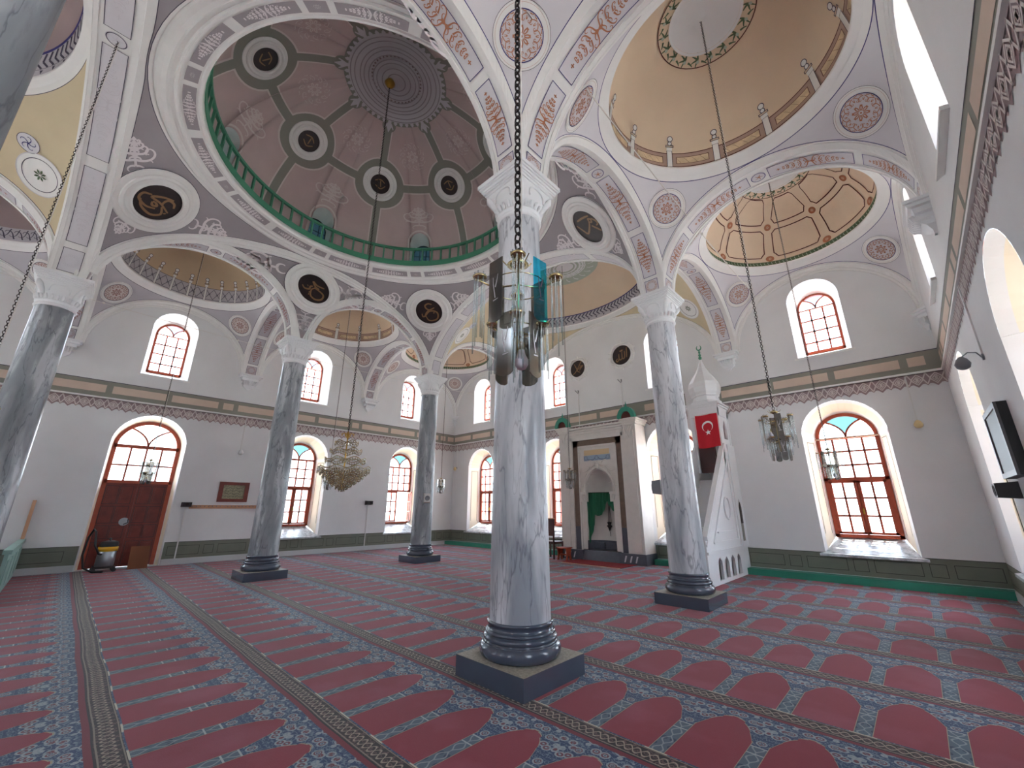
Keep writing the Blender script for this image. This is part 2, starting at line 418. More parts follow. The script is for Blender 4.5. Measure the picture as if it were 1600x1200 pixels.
def motif_panel(L, h, n=5):
    """lozenge of mirrored scrolls, centred, length L, height h"""
    st = []
    st += mir([(np.array([(0.0, 0.0), (L * .03, 0.0), (L * .07, 0.0)]), np.array([h * .10, h * .30, h * .05]))], True)
    for i in range(n):
        x = L * 0.5 * (0.06, 0.27, 0.48, 0.66, 0.80)[i]; e = h * (0.50, 0.40, 0.28, 0.19, 0.12)[i]
        q = [curl(x, h * .03, 1.2, e * 2.3, 0.4 / e, -6.5 / e, h * 0.11, h * 0.04, 14),
             curl(x + L * 0.02, h * .02, 0.5, e * 0.9, 1.0 / e, 5 / e, h * 0.09, h * 0.03, 7)]
        st += mir(q, True, True)
    for sgn in (1, -1):
        xe = sgn * L * 0.5
        st += [(np.array([(xe - h * .12, 0), (xe + h * .12, 0)]), np.array([h * .08] * 2)), (np.array([(xe, -h * .14), (xe, h * .14)]), np.array([h * .07] * 2))]
    return st
def motif_rosette(r=1.0, petals=8):
    st = []
    for k in range(petals):
        a = 2 * PI * k / petals
        b = [curl(0.12, 0.015, 0.42, 0.36, -1.0, -16, 0.028, 0.045, 10), curl(0.12, -0.015, -0.42, 0.36, 1.0, 16, 0.028, 0.045, 10)]
        st += xf(b, rot=a)
    for k in range(10):
        a = 2 * PI * k / 10
        b = mir([curl(0.90, 0.02, 2.0, 0.62, 1.0, 22, 0.030, 0.016, 18), curl(0.93, 0.10, 1.75, 0.22, 0, -14, 0.035, 0.012, 7), curl(0.66, 0.0, 0.5, 0.16, -2, -10, 0.03, 0.012, 5)], False, True)
        st += xf(b, rot=a)
    return xf(st, s=r, ws=r * 1.5)
T_TRI, T_PAN, T_ROS = xf(motif_tri(), ws=1.75), xf(motif_panel(1.0, 0.25, 5), ws=1.35), motif_rosette()
def paint(mb, fn, st, m):
    for P, W in st: mb.stroke(fn, P, W, m)
def catmull(pts, n=6):
    p = [pts[0]] + list(pts) + [pts[-1]]; out = []
    for i in range(1, len(p) - 2):
        p0, p1, p2, p3 = [np.array(q, float) for q in p[i - 1:i + 3]]
        for t in np.linspace(0, 1, n, endpoint=False):
            out.append(0.5 * ((2 * p1) + (-p0 + p2) * t + (2 * p0 - 5 * p1 + 4 * p2 - p3) * t * t + (-p0 + 3 * p1 - 3 * p2 + p3) * t ** 3))
    out.append(np.array(pts[-1], float)); return np.array(out)
def plane_map(o, e1, e2):
    o, e1, e2 = [np.array(a, float) for a in (o, e1, e2)]
    return lambda p: o + p[:, :1] * e1 + p[:, 1:2] * e2

# ------------------------------------------------------------------ vault bays
NS = 48
class Bay:
    def __init__(s, x0, x1, y0, y1, K1, K2, zr):
        s.cx, s.cy, s.hx, s.hy, s.K1, s.K2, s.zr = (x0 + x1) / 2, (y0 + y1) / 2, (x1 - x0) / 2, (y1 - y0) / 2, K1, K2, zr
        q = K1 ** 2 + K2 ** 2 - zr ** 2; s.ru, s.rv = math.sqrt(q) / K2, math.sqrt(q) / K1
        s.rx, s.ry = s.ru * s.hx, s.rv * s.hy
    def surf(s, u, v):
        z = np.sqrt(np.maximum(0, s.K1 ** 2 * (1 - v * v) + s.K2 ** 2 * (1 - u * u)))
        return np.stack([s.cx + u * s.hx, s.cy + v * s.hy, ZS + z], -1)
    def normal(s, P):                      # inward
        d = P - np.array([s.cx, s.cy, ZS]); g = np.stack([d[..., 0] * s.K2 ** 2 / s.hx ** 2, d[..., 1] * s.K1 ** 2 / s.hy ** 2, d[..., 2]], -1)
        return -g / np.linalg.norm(g, axis=-1, keepdims=True)
    def tangent(s, u, v):
        P = s.surf(np.array(u), np.array(v)); n = s.normal(P)
        e1 = np.cross(np.array([0, 0, 1.0]), n); e1 /= np.linalg.norm(e1); e2 = np.cross(n, e1)
        if e2[2] < 0: e2 = -e2; 
        e1 = np.cross(e2, n)
        return P, e1, e2, n
    def pmap(s, u, v, off=0.006):
        P0, e1, e2, n = s.tangent(u, v); A, B = s.K2 ** 2 / s.hx ** 2, s.K1 ** 2 / s.hy ** 2; R2 = s.K1 ** 2 + s.K2 ** 2
        c0 = np.array([s.cx, s.cy, ZS])
        def fn(p):
            Q = P0 + p[:, :1] * e1 + p[:, 1:2] * e2 - c0; W = np.array([A, B, 1.0])
            a = (W * n * n).sum(); b = 2 * (W * Q * n).sum(1); c = (W * Q * Q).sum(1) - R2
            t = (-b - np.sqrt(np.maximum(0, b * b - 4 * a * c))) / (2 * a)
            X = Q + t[:, None] * n + c0
            return X + s.normal(X) * off
        return fn
    def pendentives(s, mb, field, linem, w1=0.13, w2=0.09, N=160):
        ph = np.sin(np.linspace(-PI / 2, PI / 2, NS + 1)[:-1]); o = np.ones(NS)   # same stations as the soffits
        E = np.concatenate([np.stack([o, ph], 1), np.stack([-ph, o], 1), np.stack([-o, -ph], 1), np.stack([ph, -o], 1)])
        th = np.arctan2(E[:, 1], E[:, 0]); c, t = np.cos(th), np.sin(th)
        R = np.stack([s.ru * c, s.rv * t], 1) / np.hypot(c, t)[:, None]
        D = (R - E) * [s.hx, s.hy]; L = np.hypot(D[:, 0], D[:, 1]) * 1.25
        lw = 0.012
        def at(d, off=0.0):
            f = np.clip(d / np.maximum(L, 1e-6), 0, 1)[:, None]
            uv = E + (R - E) * f; P = s.surf(uv[:, 0], uv[:, 1])
            return P + s.normal(P) * off if off else P
        rows = [at(0 * L), at(0 * L + 0.001, 0.035), at(np.minimum(w1 * 0.8, L * 0.5), 0.035), at(np.minimum(w1 * 0.85, L * 0.55), 0.0)]
        mb.grid(np.array(rows), 'stucco', True, False)
        i0 = np.minimum(w1, L * 0.6); i1 = np.maximum(L - w2, i0)
        g0 = np.minimum(i0 + lw, (i0 + i1) / 2); g1 = np.maximum(i1 - lw, (i0 + i1) / 2)
        mb.grid(np.array([rows[-1], at(i0)]), 'stucco', True)
        mb.grid(np.array([at(i0), at(g0)]), linem, True)
        mb.grid(np.array([at(g0 + (g1 - g0) * f) for f in np.linspace(0, 1, 9)]), field, True)
        mb.grid(np.array([at(g1), at(i1)]), linem, True)
        mb.grid(np.array([at(i1), at(L)]), 'stucco', True)
    def ring(s, mb, prof, mat_, N=160):
        """prof: (dr, dz) from the rim"""
        th = np.linspace(0, 2 * PI, N, endpoint=False) + PI / 4
        P = [[(s.cx + (s.rx + dr) * math.cos(a), s.cy + (s.ry + dr) * math.sin(a), ZS + s.zr + dz) for a in th] for dr, dz in prof]
        mb.grid(np.array(P), mat_, True, True)
    def dome(s, mb, dr, dz, rise, mat_, N=96, M=16):
        s.D = (s.rx + dr, s.ry + dr, ZS + s.zr + dz, rise)
        P = [[s.dm(np.array([[a, e_]]), 0)[0] for a in np.linspace(0, 2 * PI, N, endpoint=False)] for e_ in np.linspace(0, PI / 2, M)]
        mb.grid(np.array(P), mat_, True, True)
    def dm(s, p, off=0.006):
        a, el = p[:, 0], p[:, 1]; rx, ry, z0, h = s.D; k = 1 - off / 1.8
        return np.stack([s.cx + rx * k * np.cos(el) * np.cos(a), s.cy + ry * k * np.cos(el) * np.sin(a), z0 + h * k * np.sin(el)], 1)
MOLD = [(0.03, 0.02), (0, 0), (-0.0, 0.03), (-0.05, 0.035), (-0.06, 0.06), (-0.09, 0.065), (-0.10, 0.11), (-0.06, 0.14)]

def medallion(mb, bay, u, v, r, scroll='orange', line='navy'):
    fn = bay.pmap(u, v, 0.008); fn2 = bay.pmap(u, v, 0.014)
    mb.disc(fn, (0, 0), 0, r * 1.36, 'stucco', 40, 3)
    mb.disc(fn2, (0, 0), r * 1.34, r * 1.36, 'line', 40)
    mb.disc(fn2, (0, 0), r * 1.24, r * 1.25, scroll, 40)
    mb.disc(fn2, (0, 0), 0, r * 1.02, 'faint' if scroll == 'orange' else 'pinkish_white', 40, 3)
    mb.disc(bay.pmap(u, v, 0.018), (0, 0), r * 0.985, r * 1.03, line, 40)
    paint(mb, bay.pmap(u, v, 0.020), xf(T_ROS, s=r), scroll)
    mb.disc(bay.pmap(u, v, 0.02), (0, 0), 0, r * 0.05, scroll, 10)

CORN = ((1, 1), (-1, 1), (-1, -1), (1, -1))
AX = {'right': (SX1, WR_), 'left': (WL_, -SX1)}
YS = [(YB, -CY - SY), (-CY + SY, -SY), (SY, CY - SY), (CY + SY, YQ)]
STYLE = {('right', 0): 'peach', ('right', 1): 'cream', ('right', 2): 'cream', ('right', 3): 'peach',
         ('left', 0): 'rose', ('left', 1): 'lattice', ('left', 2): 'cream', ('left', 3): 'peach'}
def finial(mb, fn, a, e0, sc_, m='line', fill='stucco'):
    mb.rect(fn, a - 0.035 * sc_, e0, a + 0.035 * sc_, e0 + 0.045, fill)
    mb.frame(fn, a - 0.05 * sc_, e0 + 0.045, a + 0.05 * sc_, e0 + 0.075, 0.007, m, 1)
    mb.disc(fn, (a, e0 + 0.095), 0.0, 0.022, fill, 10); mb.disc(fn, (a, e0 + 0.095), 0.017, 0.028, m, 10)
    mb.disc(fn, (a, e0 + 0.150), 0.0, 0.030, fill, 12); mb.disc(fn, (a, e0 + 0.150), 0.025, 0.037, m, 12)
for side in ('right', 'left'):
    for i, (y0, y1) in enumerate(YS):
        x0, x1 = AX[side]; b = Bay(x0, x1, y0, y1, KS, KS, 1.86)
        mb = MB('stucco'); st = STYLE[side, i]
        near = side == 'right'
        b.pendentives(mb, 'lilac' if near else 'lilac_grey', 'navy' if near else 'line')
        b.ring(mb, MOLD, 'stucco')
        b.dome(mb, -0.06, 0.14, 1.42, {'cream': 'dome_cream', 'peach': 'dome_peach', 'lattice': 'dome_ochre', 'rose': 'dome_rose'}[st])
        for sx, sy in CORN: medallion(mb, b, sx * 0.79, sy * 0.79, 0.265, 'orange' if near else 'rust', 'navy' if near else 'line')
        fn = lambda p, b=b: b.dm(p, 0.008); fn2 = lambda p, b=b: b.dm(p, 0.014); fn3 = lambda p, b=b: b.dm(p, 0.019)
        if st == 'cream':
            mb.rect(fn, 0, 0.0, 2 * PI, 0.20, 'brown_band', 96, 2)
            mb.rect(fn2, 0, 0.195, 2 * PI, 0.205, 'dark_brown', 96); mb.rect(fn2, 0, 0.0, 2 * PI, 0.012, 'dark_brown', 96)
            for k in range(12):
                a = 2 * PI * (k + 0.5) / 12 + 0.04
                mb.rect(fn2, a + 0.085, 0.055, a + 2 * PI / 12 - 0.085, 0.145, 'marble_panel', 8)
                mb.frame(fn3, a + 0.08, 0.05, a + 2 * PI / 12 - 0.08, 0.15, 0.006, 'dark_brown')
                for q in range(4):
                    aa = a + 0.12 + 0.09 * q
                    paint(mb, fn3, [curl(aa, 0.065, 0.9, 0.09, 3, -14, 0.003, 0.002, 6)], 'dark_brown')
                mb.rect(fn2, a - 0.032, 0.0, a + 0.032, 0.235, 'stucco', 1); mb.frame(fn3, a - 0.034, 0, a + 0.034, 0.237, 0.005, 'line', 1)
                finial(mb, fn3, a, 0.235, 1.0)
            # central rose with a leaf garland
            b.rosette = True
        elif st == 'lattice':
            mb.rect(fn, 0, 0.0, 2 * PI, 0.28, 'lilac_grey', 96, 2); mb.rect(fn2, 0, 0.275, 2 * PI, 0.283, 'line', 96)
            mb.rect(fn2, 0, 0.02, 2 * PI, 0.03, 'line', 96)
            for k in range(48):
                a = 2 * PI * k / 48
                paint(mb, fn2, xf(motif_rosette(0.055, 6)[:12], s=1, dx=a + 0.065, dy=0.15), 'line')
                mb.stroke(fn2, [(a, 0.04), (a + 0.13, 0.26)], 0.008, 'line'); mb.stroke(fn2, [(a + 0.13, 0.04), (a, 0.26)], 0.008, 'line')
                if k % 2 == 0:
                    mb.rect(fn2, a - 0.02, 0.0, a + 0.02, 0.30, 'stucco'); mb.frame(fn3, a - 0.02, 0, a + 0.02, 0.30, 0.005, 'line', 1); finial(mb, fn3, a, 0.30, 0.7)
        elif st == 'peach':
            mb.rect(fn, 0, 0.0, 2 * PI, 0.07, 'green_leaf', 96)
            for k in range(120):
                a = 2 * PI * k / 120
                paint(mb, fn2, [curl(a, 0.01, 0.8, 0.055, 10, 60, 0.010, 0.004, 6)], 'sage')
            for k in range(8):
                a0, a1 = 2 * PI * (k + .5) / 8 + 0.0, 2 * PI * (k + 1.5) / 8
                for (e0, e1) in ((0.15, 0.62), (0.72, 1.12)):
                    g = 0.07 / math.cos(e1) * 0.8; q = 0.055; gg = 0.07
                    P = [(a0 + gg + q, e0), (a1 - gg - q, e0), (a1 - gg - 0.02, e0 + q), (a1 - gg, e0 + q + 0.02), (a1 - g, e1 - q), (a1 - g - q, e1), (a0 + g + q, e1), (a0 + g, e1 - q), (a0 + gg, e0 + q + 0.02), (a0 + gg + 0.02, e0 + q)]
                    P2 = []
                    for j in range(len(P)):
                        A_, B_ = np.array(P[j]), np.array(P[(j + 1) % len(P)])
                        for f in np.linspace(0, 1, 6, endpoint=False): P2.append(A_ + (B_ - A_) * f)
                    mb.stroke(fn2, P2, 0.016, 'dark_brown', True)
                for e_ in (0.12, 0.67): 
                    mb.disc(fn3, (a0, e_), 0, 0.06, 'orange', 14, 1, 1.0 / 1.1); paint(mb, lambda p, b=b: b.dm(p, 0.024), xf(motif_rosette(0.055, 6)[:12], dx=a0, dy=e_), 'dome_peach')
        else:
            mb.rect(fn, 0, 0.0, 2 * PI, 0.22, 'lilac_grey', 96, 2)
            for k in range(64):
                a = 2 * PI * k / 64
                paint(mb, fn2, [curl(a, 0.03, 1.0, 0.22, 6, -40, 0.018, 0.008, 8), curl(a + .05, 0.2, -1.0, 0.2, -6, 40, 0.014, 0.006, 8)], 'line')
        # plaster rose at the crown
        zt = b.D[2] + b.D[3]
        def crown(p, b=b, off=0.01):
            r = np.hypot(p[:, 0] / b.D[0], p[:, 1] / b.D[1]); z = b.D[2] + b.D[3] * np.sqrt(np.maximum(0, 1 - r * r)) - off
            return np.stack([b.cx + p[:, 0], b.cy + p[:, 1], z], 1)
        mb.disc(lambda p: crown(p, off=0.012), (0, 0), 0, 0.72, {'cream': 'dome_cream', 'peach': 'dome_peach', 'lattice': 'dome_ochre', 'rose': 'dome_rose'}[st], 48, 4)
        mb.disc(lambda p: crown(p, off=0.018), (0, 0), 0.70, 0.715, 'dark_brown', 48)
        for k in range(18):
            a = 2 * PI * k / 18
            L = [curl(0.60, 0.0, 1.2 + q * 0.9, 0.11, 2, -9, 0.035, 0.012, 5) for q in range(-1, 3)] + [curl(0.63, -0.06, -1.4, 0.10, 3, 8, 0.03, 0.012, 5)]
            paint(mb, lambda p: crown(p, off=0.022), xf(L, rot=a), 'green_leaf')
            mb.disc(lambda p: crown(p, off=0.026), (0.63 * math.cos(a), 0.63 * math.sin(a)), 0, 0.026, 'sage', 7)
        for r0, r1, of in ((0.50, 0.54, 0.03), (0.40, 0.44, 0.045), (0.30, 0.33, 0.05), (0.0, 0.50, 0.024)):
            mb.disc(lambda p, of=of: crown(p, off=of), (0, 0), r0, r1, 'capital', 48, 3)
        for k in range(8): paint(mb, lambda p: crown(p, off=0.05), xf([curl(0.05, 0, 0.5, 0.22, -2, -12, 0.05, 0.03, 6), curl(0.05, 0, -0.5, 0.22, 2, 12, 0.05, 0.03, 6)], rot=2 * PI * k / 8), 'capital')
        mb.build('ceiling', kind='structure')

# nave: oval vaults before and behind the great dome ------------------
for (y0, y1, tone) in ((CY + SY, YQ, 'dome_cream'), (YB, -CY - SY, 'dome_rose')):
    b = Bay(-SX0, SX0, y0, y1, KS, KB, 2.27); mb = MB('stucco')
    b.pendentives(mb, 'yellow', 'line', w1=0.14)
    b.ring(mb, MOLD, 'stucco'); b.dome(mb, -0.06, 0.14, 1.15, tone)
    fn = lambda p: b.dm(p, 0.008); fn2 = lambda p: b.dm(p, 0.016); fn3 = lambda p: b.dm(p, 0.022)
    mb.rect(fn, 0, 0.0, 2 * PI, 0.30, 'lilac_grey', 128, 2)
    mb.rect(fn2, 0, 0.275, 2 * PI, 0.30, 'navy', 128)
    for k in range(110):
        a = 2 * PI * k / 110
        mb.stroke(fn2, [(a, 0.27), (a + 0.045, 0.19)], 0.020, 'line'); mb.stroke(fn2, [(a + 0.045, 0.19), (a + 0.005, 0.11)], 0.018, 'line')
        if k % 2 == 0: mb.stroke(fn2, [(a, 0.085), (a + 0.005, 0.03)], [0.03, 0.006], 'line')
    mb.rect(fn2, 0, 0.10, 2 * PI, 0.106, 'line', 128)
    for sx, sy in CORN:
        u, v = sx * 0.86, sy * 0.80
        f1, f2, f3 = b.pmap(u, v, 0.008), b.pmap(u, v, 0.014), b.pmap(u, v, 0.02)
        mb.disc(f1, (0, 0), 0, 0.36, 'stucco', 40, 3); mb.disc(f2, (0, 0), 0.35, 0.365, 'faint', 40); mb.disc(f2, (0, 0), 0.27, 0.282, 'line', 40)
        for k in range(8): paint(mb, f3, xf([(np.array([(0.02, 0), (0.07, 0), (0.10, 0)]), np.array([0.01, 0.035, 0.008]))], rot=2 * PI * k / 8), 'green_leaf')
        u2, v2 = sx * 0.775, sy * 0.70
        f1, f2, f3 = b.pmap(u2, v2, 0.008), b.pmap(u2, v2, 0.014), b.pmap(u2, v2, 0.02)
        mb.disc(f1, (0, 0), 0, 0.16, 'lilac', 28, 2); mb.disc(f2, (0, 0), 0.155, 0.163, 'line', 28); paint(mb, f3, [curl(0.0, 0.0, 1.26 * q, 0.16, 8, 40, 0.016, 0.008, 9) for q in range(5)], 'navy')
    def crown(p, off=0.01):
        r = np.hypot(p[:, 0] / b.D[0], p[:, 1] / b.D[1]); z = b.D[2] + b.D[3] * np.sqrt(np.maximum(0, 1 - r * r)) - off
        return np.stack([b.cx + p[:, 0], b.cy + p[:, 1], z], 1)
    mb.disc(lambda p: crown(p, 0.012), (0, 0), 0, 1.15, 'sage', 56, 5, 0.75)
    for r0, r1, of in ((0.50, 0.56, 0.03), (0.36, 0.42, 0.04), (0.0, 0.30, 0.03)): mb.disc(lambda p, of=of: crown(p, of), (0, 0), r0, r1, 'capital', 40, 2, 0.8)
    for k in range(20):
        q = xf([curl(0.62, 0, 1.3, 0.5, 2, 12, 0.05, 0.02, 10), curl(0.7, 0.05, -1.3, 0.4, -2, -14, 0.04, 0.015, 8), curl(1.0, 0, 2.2, 0.25, 2, 14, 0.04, 0.015, 7)], rot=2 * PI * k / 20)
        paint(mb, lambda p: crown(p * [1, 0.78], 0.022), q, 'capital')
    mb.build('ceiling', kind='structure')

# great dome -----------------------------------------------------------
B0 = Bay(-SX0, SX0, -CY + SY, CY - SY, KB, KB, 2.33)
mb = MB('stucco')
B0.pendentives(mb, 'purple', 'line', w1=0.14, w2=0.04, N=240)
RO = B0.rx; th = np.linspace(0, 2 * PI, 192, endpoint=False) + PI / 4
def ringrow(dr_t, z):        # blends the oval rim into a true circle
    t, r = dr_t; return [((B0.rx * (1 - t) + r * t) * math.cos(a), (B0.ry * (1 - t) + r * t) * math.sin(a), z) for a in th]
z0 = ZS + B0.zr
prof = [((0, 0), z0), ((0.1, 3.6), z0 + 0.03), ((0.4, 3.66), z0 + 0.0), ((0.7, 3.62), z0 - 0.035), ((0.8, 3.56), z0 - 0.03), ((0.9, 3.55), z0 + 0.02), ((1, 3.52), z0 + 0.03),
        ((1, 3.50), z0 + 0.0), ((1, 3.47), z0 + 0.01), ((1, 3.46), z0 + 0.05), ((1, 3.44), z0 + 0.06), ((1, 3.22), z0 + 0.13), ((1, 3.20), z0 + 0.115), ((1, 3.16), z0 + 0.13), ((1, 3.15), z0 + 0.17)]
mb.grid(np.array([[(x * 1.008, y * 1.008, z + .02) for x, y, z in ringrow(*prof[0])]] + [ringrow(*p) for p in prof]), 'stucco', True, False)
def ringmap(p):              # (angle, 0..1 across the panel band)
    r = 3.44 - 0.22 * p[:, 1]; return np.stack([r * np.cos(p[:, 0]), r * np.sin(p[:, 0]), z0 + 0.06 + 0.07 * p[:, 1] - 0.006], 1)
def ringmap2(p): q = ringmap(p); q[:, 2] -= 0.006; return q
for k in range(8):
    a = k * PI / 4
    mb.rect(ringmap, a - 0.045, 0.12, a + 0.045, 0.9, 'purple', 2); paint(mb, ringmap2, xf(xf(motif_rosette(1, 8)[:16], s=0.5), s=1, fx=0.07, fy=0.7, dx=a, dy=0.5, ws=0.03), 'white_paint')
    for s_ in (0, 1):
        c0 = a + 0.075 + s_ * 0.345; c1 = c0 + 0.29
        mb.rect(ringmap, c0, 0.12, c1, 0.9, 'purple', 6)
        paint(mb, ringmap2, xf(T_PAN, s=1, fx=0.21, fy=2.4, dx=(c0 + c1) / 2, dy=0.5, ws=0.25), 'white_paint')
mb.build('ceiling', kind='structure')
# gallery floor and drum wall
mb = MB('plaster')
ZG = 8.14; RD = 3.75
mb.lathe([(3.15, z0 + 0.17), (3.15, ZG + 0.06), (RD + 0.3, ZG + 0.06)], n=96, mat='stucco')
DA, DR = 3.75, 3.02; ZD = ZG + 0.04
def domep(a, el, k=1.0): return (DA * k * math.cos(el) * math.cos(a), DA * k * math.cos(el) * math.sin(a), ZD + DR * k * math.sin(el))
# dome shell, slices leave the eight window openings free
def wtop(d):                 # opening height (as elevation) at azimuth offset d
    hw = 0.083
    return 0.0 if abs(d) > hw + 1e-6 else 0.34 + 0.10 * math.sqrt(max(0, 1 - (d / hw) ** 2))
angs = []
for k in range(8):
    a = k * PI / 4
    angs += [(a + d, wtop(d)) for d in np.linspace(-0.083, 0.083, 13)] if True else []
    angs = angs[:-13] + [(a - 0.0831, 0.0)] + angs[-13:] + [(a + 0.0831, 0.0)]
    angs += [(a + d, 0.0) for d in np.linspace(0.083, PI / 4 - 0.083, 12)[1:-1]]
P = [[domep(a, e0 + (PI / 2 - e0) * f) for a, e0 in angs] for f in np.linspace(0, 1, 22)]
mb.grid(np.array(P), 'dome_pink', True, True)
def dmap(p, off=0.012):
    k = 1 - off / 3.5; a, el = p[:, 0], p[:, 1]
    return np.stack([DA * k * np.cos(el) * np.cos(a), DA * k * np.cos(el) * np.sin(a), ZD + DR * k * np.sin(el)], 1)
def local(a0, e0, off):      # small tangent chart, metric
    def fn(p):
        ca = math.cos(e0); return dmap(np.stack([a0 + p[:, 0] / (DA * ca), e0 + p[:, 1] / 3.45], 1), off)
    return fn
ER, EB = math.radians(46), math.radians(72)
for k in range(8):
    a = (k + 0.5) * PI / 4
    for off, wd, m in ((0.010, 0.27, 'pinkish_white'), (0.016, 0.20, 'dome_grey')):
        ww = wd
        mb.stroke(lambda p: dmap(p, off), [(a, e_) for e_ in np.linspace(0.0, ER, 14)], [ww / (DA * math.cos(e_)) for e_ in np.linspace(0.0, ER, 14)], m)
        mb.stroke(lambda p: dmap(p, off), [(a, e_) for e_ in np.linspace(ER, EB + .02, 12)], [ww * 0.85 / (DA * math.cos(e_)) for e_ in np.linspace(ER, EB + .02, 12)], m)
        mb.stroke(lambda p: dmap(p, off), [(t, ER) for t in np.linspace(a, a + PI / 4, 14)], ww / 3.45, m)
        mb.disc(local(a, ER, off + 0.002), (0, 0), 0, 0.70 if m != 'dome_grey' else 0.66, m, 40, 4)
    # faint plaster tracery in the fields
    for (aa, ee, s_) in ((a + PI / 8, math.radians(60), 0.36),):
        paint(mb, local(aa, ee, 0.014), xf(T_ROS[:16] + T_ROS[16::2], s=s_), 'pinkish_white')
    am = a + PI / 8
    fnw = local(am, 0, 0.016)
    arch = [(-0.36, 0.1), (-0.36, 1.2)] + [(0.36 * math.cos(t) * -1, 1.2 + 0.38 * math.sin(t)) for t in np.linspace(0, PI, 14)] + [(0.36, 1.2), (0.36, 0.1)]
    mb.stroke(fnw, arch, 0.05, 'pinkish_white')
    paint(mb, local(am, 0.50, 0.016), xf(T_TRI, s=0.55, fx=1.5), 'pinkish_white')
mb.rect(lambda p: dmap(p, 0.011), 0, 0.0, 2 * PI, 0.085, 'dome_grey', 128)
# scalloped crown
def crownd(p, off):
    r = np.hypot(p[:, 0], p[:, 1]); z = ZD + DR * np.sqrt(np.maximum(0, 1 - (r / DA) ** 2)) - off
    return np.stack([p[:, 0], p[:, 1], z], 1)
mb.disc(lambda p: crownd(p, 0.02), (0, 0), 0, 1.16, 'dome_grey', 72, 6)
mb.disc(lambda p: crownd(p, 0.03), (0, 0), 0, 1.06, 'faint', 72, 6)
for r0, r1, of in ((1.0, 1.06, 0.05), (0.80, 0.90, 0.07), (0.62, 0.70, 0.085), (0.44, 0.50, 0.11), (0.2, 0.3, 0.12)):
    for q in range(4):
        mb.disc(lambda p, of=of, q=q: crownd(p, 0.03 + (of - 0.03) * math.sin(PI * (q + 1) / 5)), (0, 0), r0 + (r1 - r0) * q / 4, r0 + (r1 - r0) * (q + 1) / 4, 'faint', 60)
for r0 in (1.0, 0.91, 0.79, 0.71, 0.61, 0.51, 0.43, 0.31, 0.19): mb.disc(lambda p: crownd(p, 0.075 + (1 - r0) * 0.08), (0, 0), r0, r0 + 0.022, 'purple', 60)  # thin darker rings paint in the shading between the crown mouldings
for k in range(40):
    a = 2 * PI * k / 40
    mb.add([(0.55 * math.cos(a) + dx, 0.55 * math.sin(a) + dy, ZD + DR - 0.06 + dz) for dx, dy, dz in ((.03, 0, 0), (0, .03, 0), (-.03, 0, 0), (0, -.03, 0), (0, 0, -.035))], [(0, 1, 4), (1, 2, 4), (2, 3, 4), (3, 0, 4)], 'dome_rose')
for k in range(48):
    a = 2 * PI * k / 48
    paint(mb, lambda p: crownd(p, 0.045), xf([(np.array([(1.03, 0), (1.09, 0), (1.14, 0)]), np.array([0.05, 0.09, 0.02]))], rot=a), 'faint')
for k in range(8):
    a = (k + 0.5) * PI / 4
    mb.disc(lambda p: crownd(p, 0.024), (1.19 * math.cos(a), 1.19 * math.sin(a)), 0, 0.17, 'dome_grey', 20, 2)
    paint(mb, lambda p: crownd(p, 0.05), xf([(np.array([(1.08, 0), (1.20, 0), (1.34, 0)]), np.array([0.06, 0.12, 0.01])), curl(1.12, 0.02, 0.7, 0.16, 0, -6, 0.06, 0.02, 5), curl(1.12, -0.02, -0.7, 0.16, 0, 6, 0.06, 0.02, 5)], rot=a), 'faint')
mb.build('ceiling', kind='structure')
# window niches of the dome
for k in range(8):
    a = k * PI / 4; e = struct_empty('window_%d' % (30 + k))
    ds = np.linspace(-0.083, 0.083, 13)
    inn = [domep(a - 0.083, 0.0)] + [domep(a + d, wtop(d)) for d in ds] + [domep(a + 0.083, 0.0)]
    r_ = Vector((math.cos(a), math.sin(a), 0)); out = []
    for p in inn:
        p = Vector(p); q = p + r_ * (4.05 - (p.x * r_.x + p.y * r_.y)); out.append(tuple(q))
    mbn = MB('plaster'); mbn.grid(np.array([inn, out]), 'stucco', False, False); mbn.build('window_reveal', e)
    mbp = MB('pane_stained'); mbp.poly(out, 'pane_stained')
    mbp.build('pane', e)
    mf = MB('iron'); mf.tube(out, 0.025, 6, 'iron'); zz = [p[2] for p in out]
    cxy = np.mean([out[0], out[-1]], 0); t_ = Vector((-r_.y, r_.x, 0))
    for q in (-0.1, 0.1): mf.tube([tuple(Vector(cxy) + t_ * q), tuple(Vector(cxy) + t_ * q + Vector((0, 0, 1.15)))], 0.012, 5, 'iron')
    for q in (0.3, 0.6, 0.9): mf.tube([tuple(Vector(cxy) - t_ * 0.28 + Vector((0, 0, q))), tuple(Vector(cxy) + t_ * 0.28 + Vector((0, 0, q)))], 0.012, 5, 'iron')
    mf.build('window_frame', e)
    mc = MB('plaster'); mc.grid(np.array([[(4.06 * math.cos(a + d), 4.06 * math.sin(a + d), z) for d in (-0.25, -0.09, 0.09, 0.25)] for z in (ZG, ZG + 0.05)]), 'plaster', False, False); mc.build('window_sill', e)
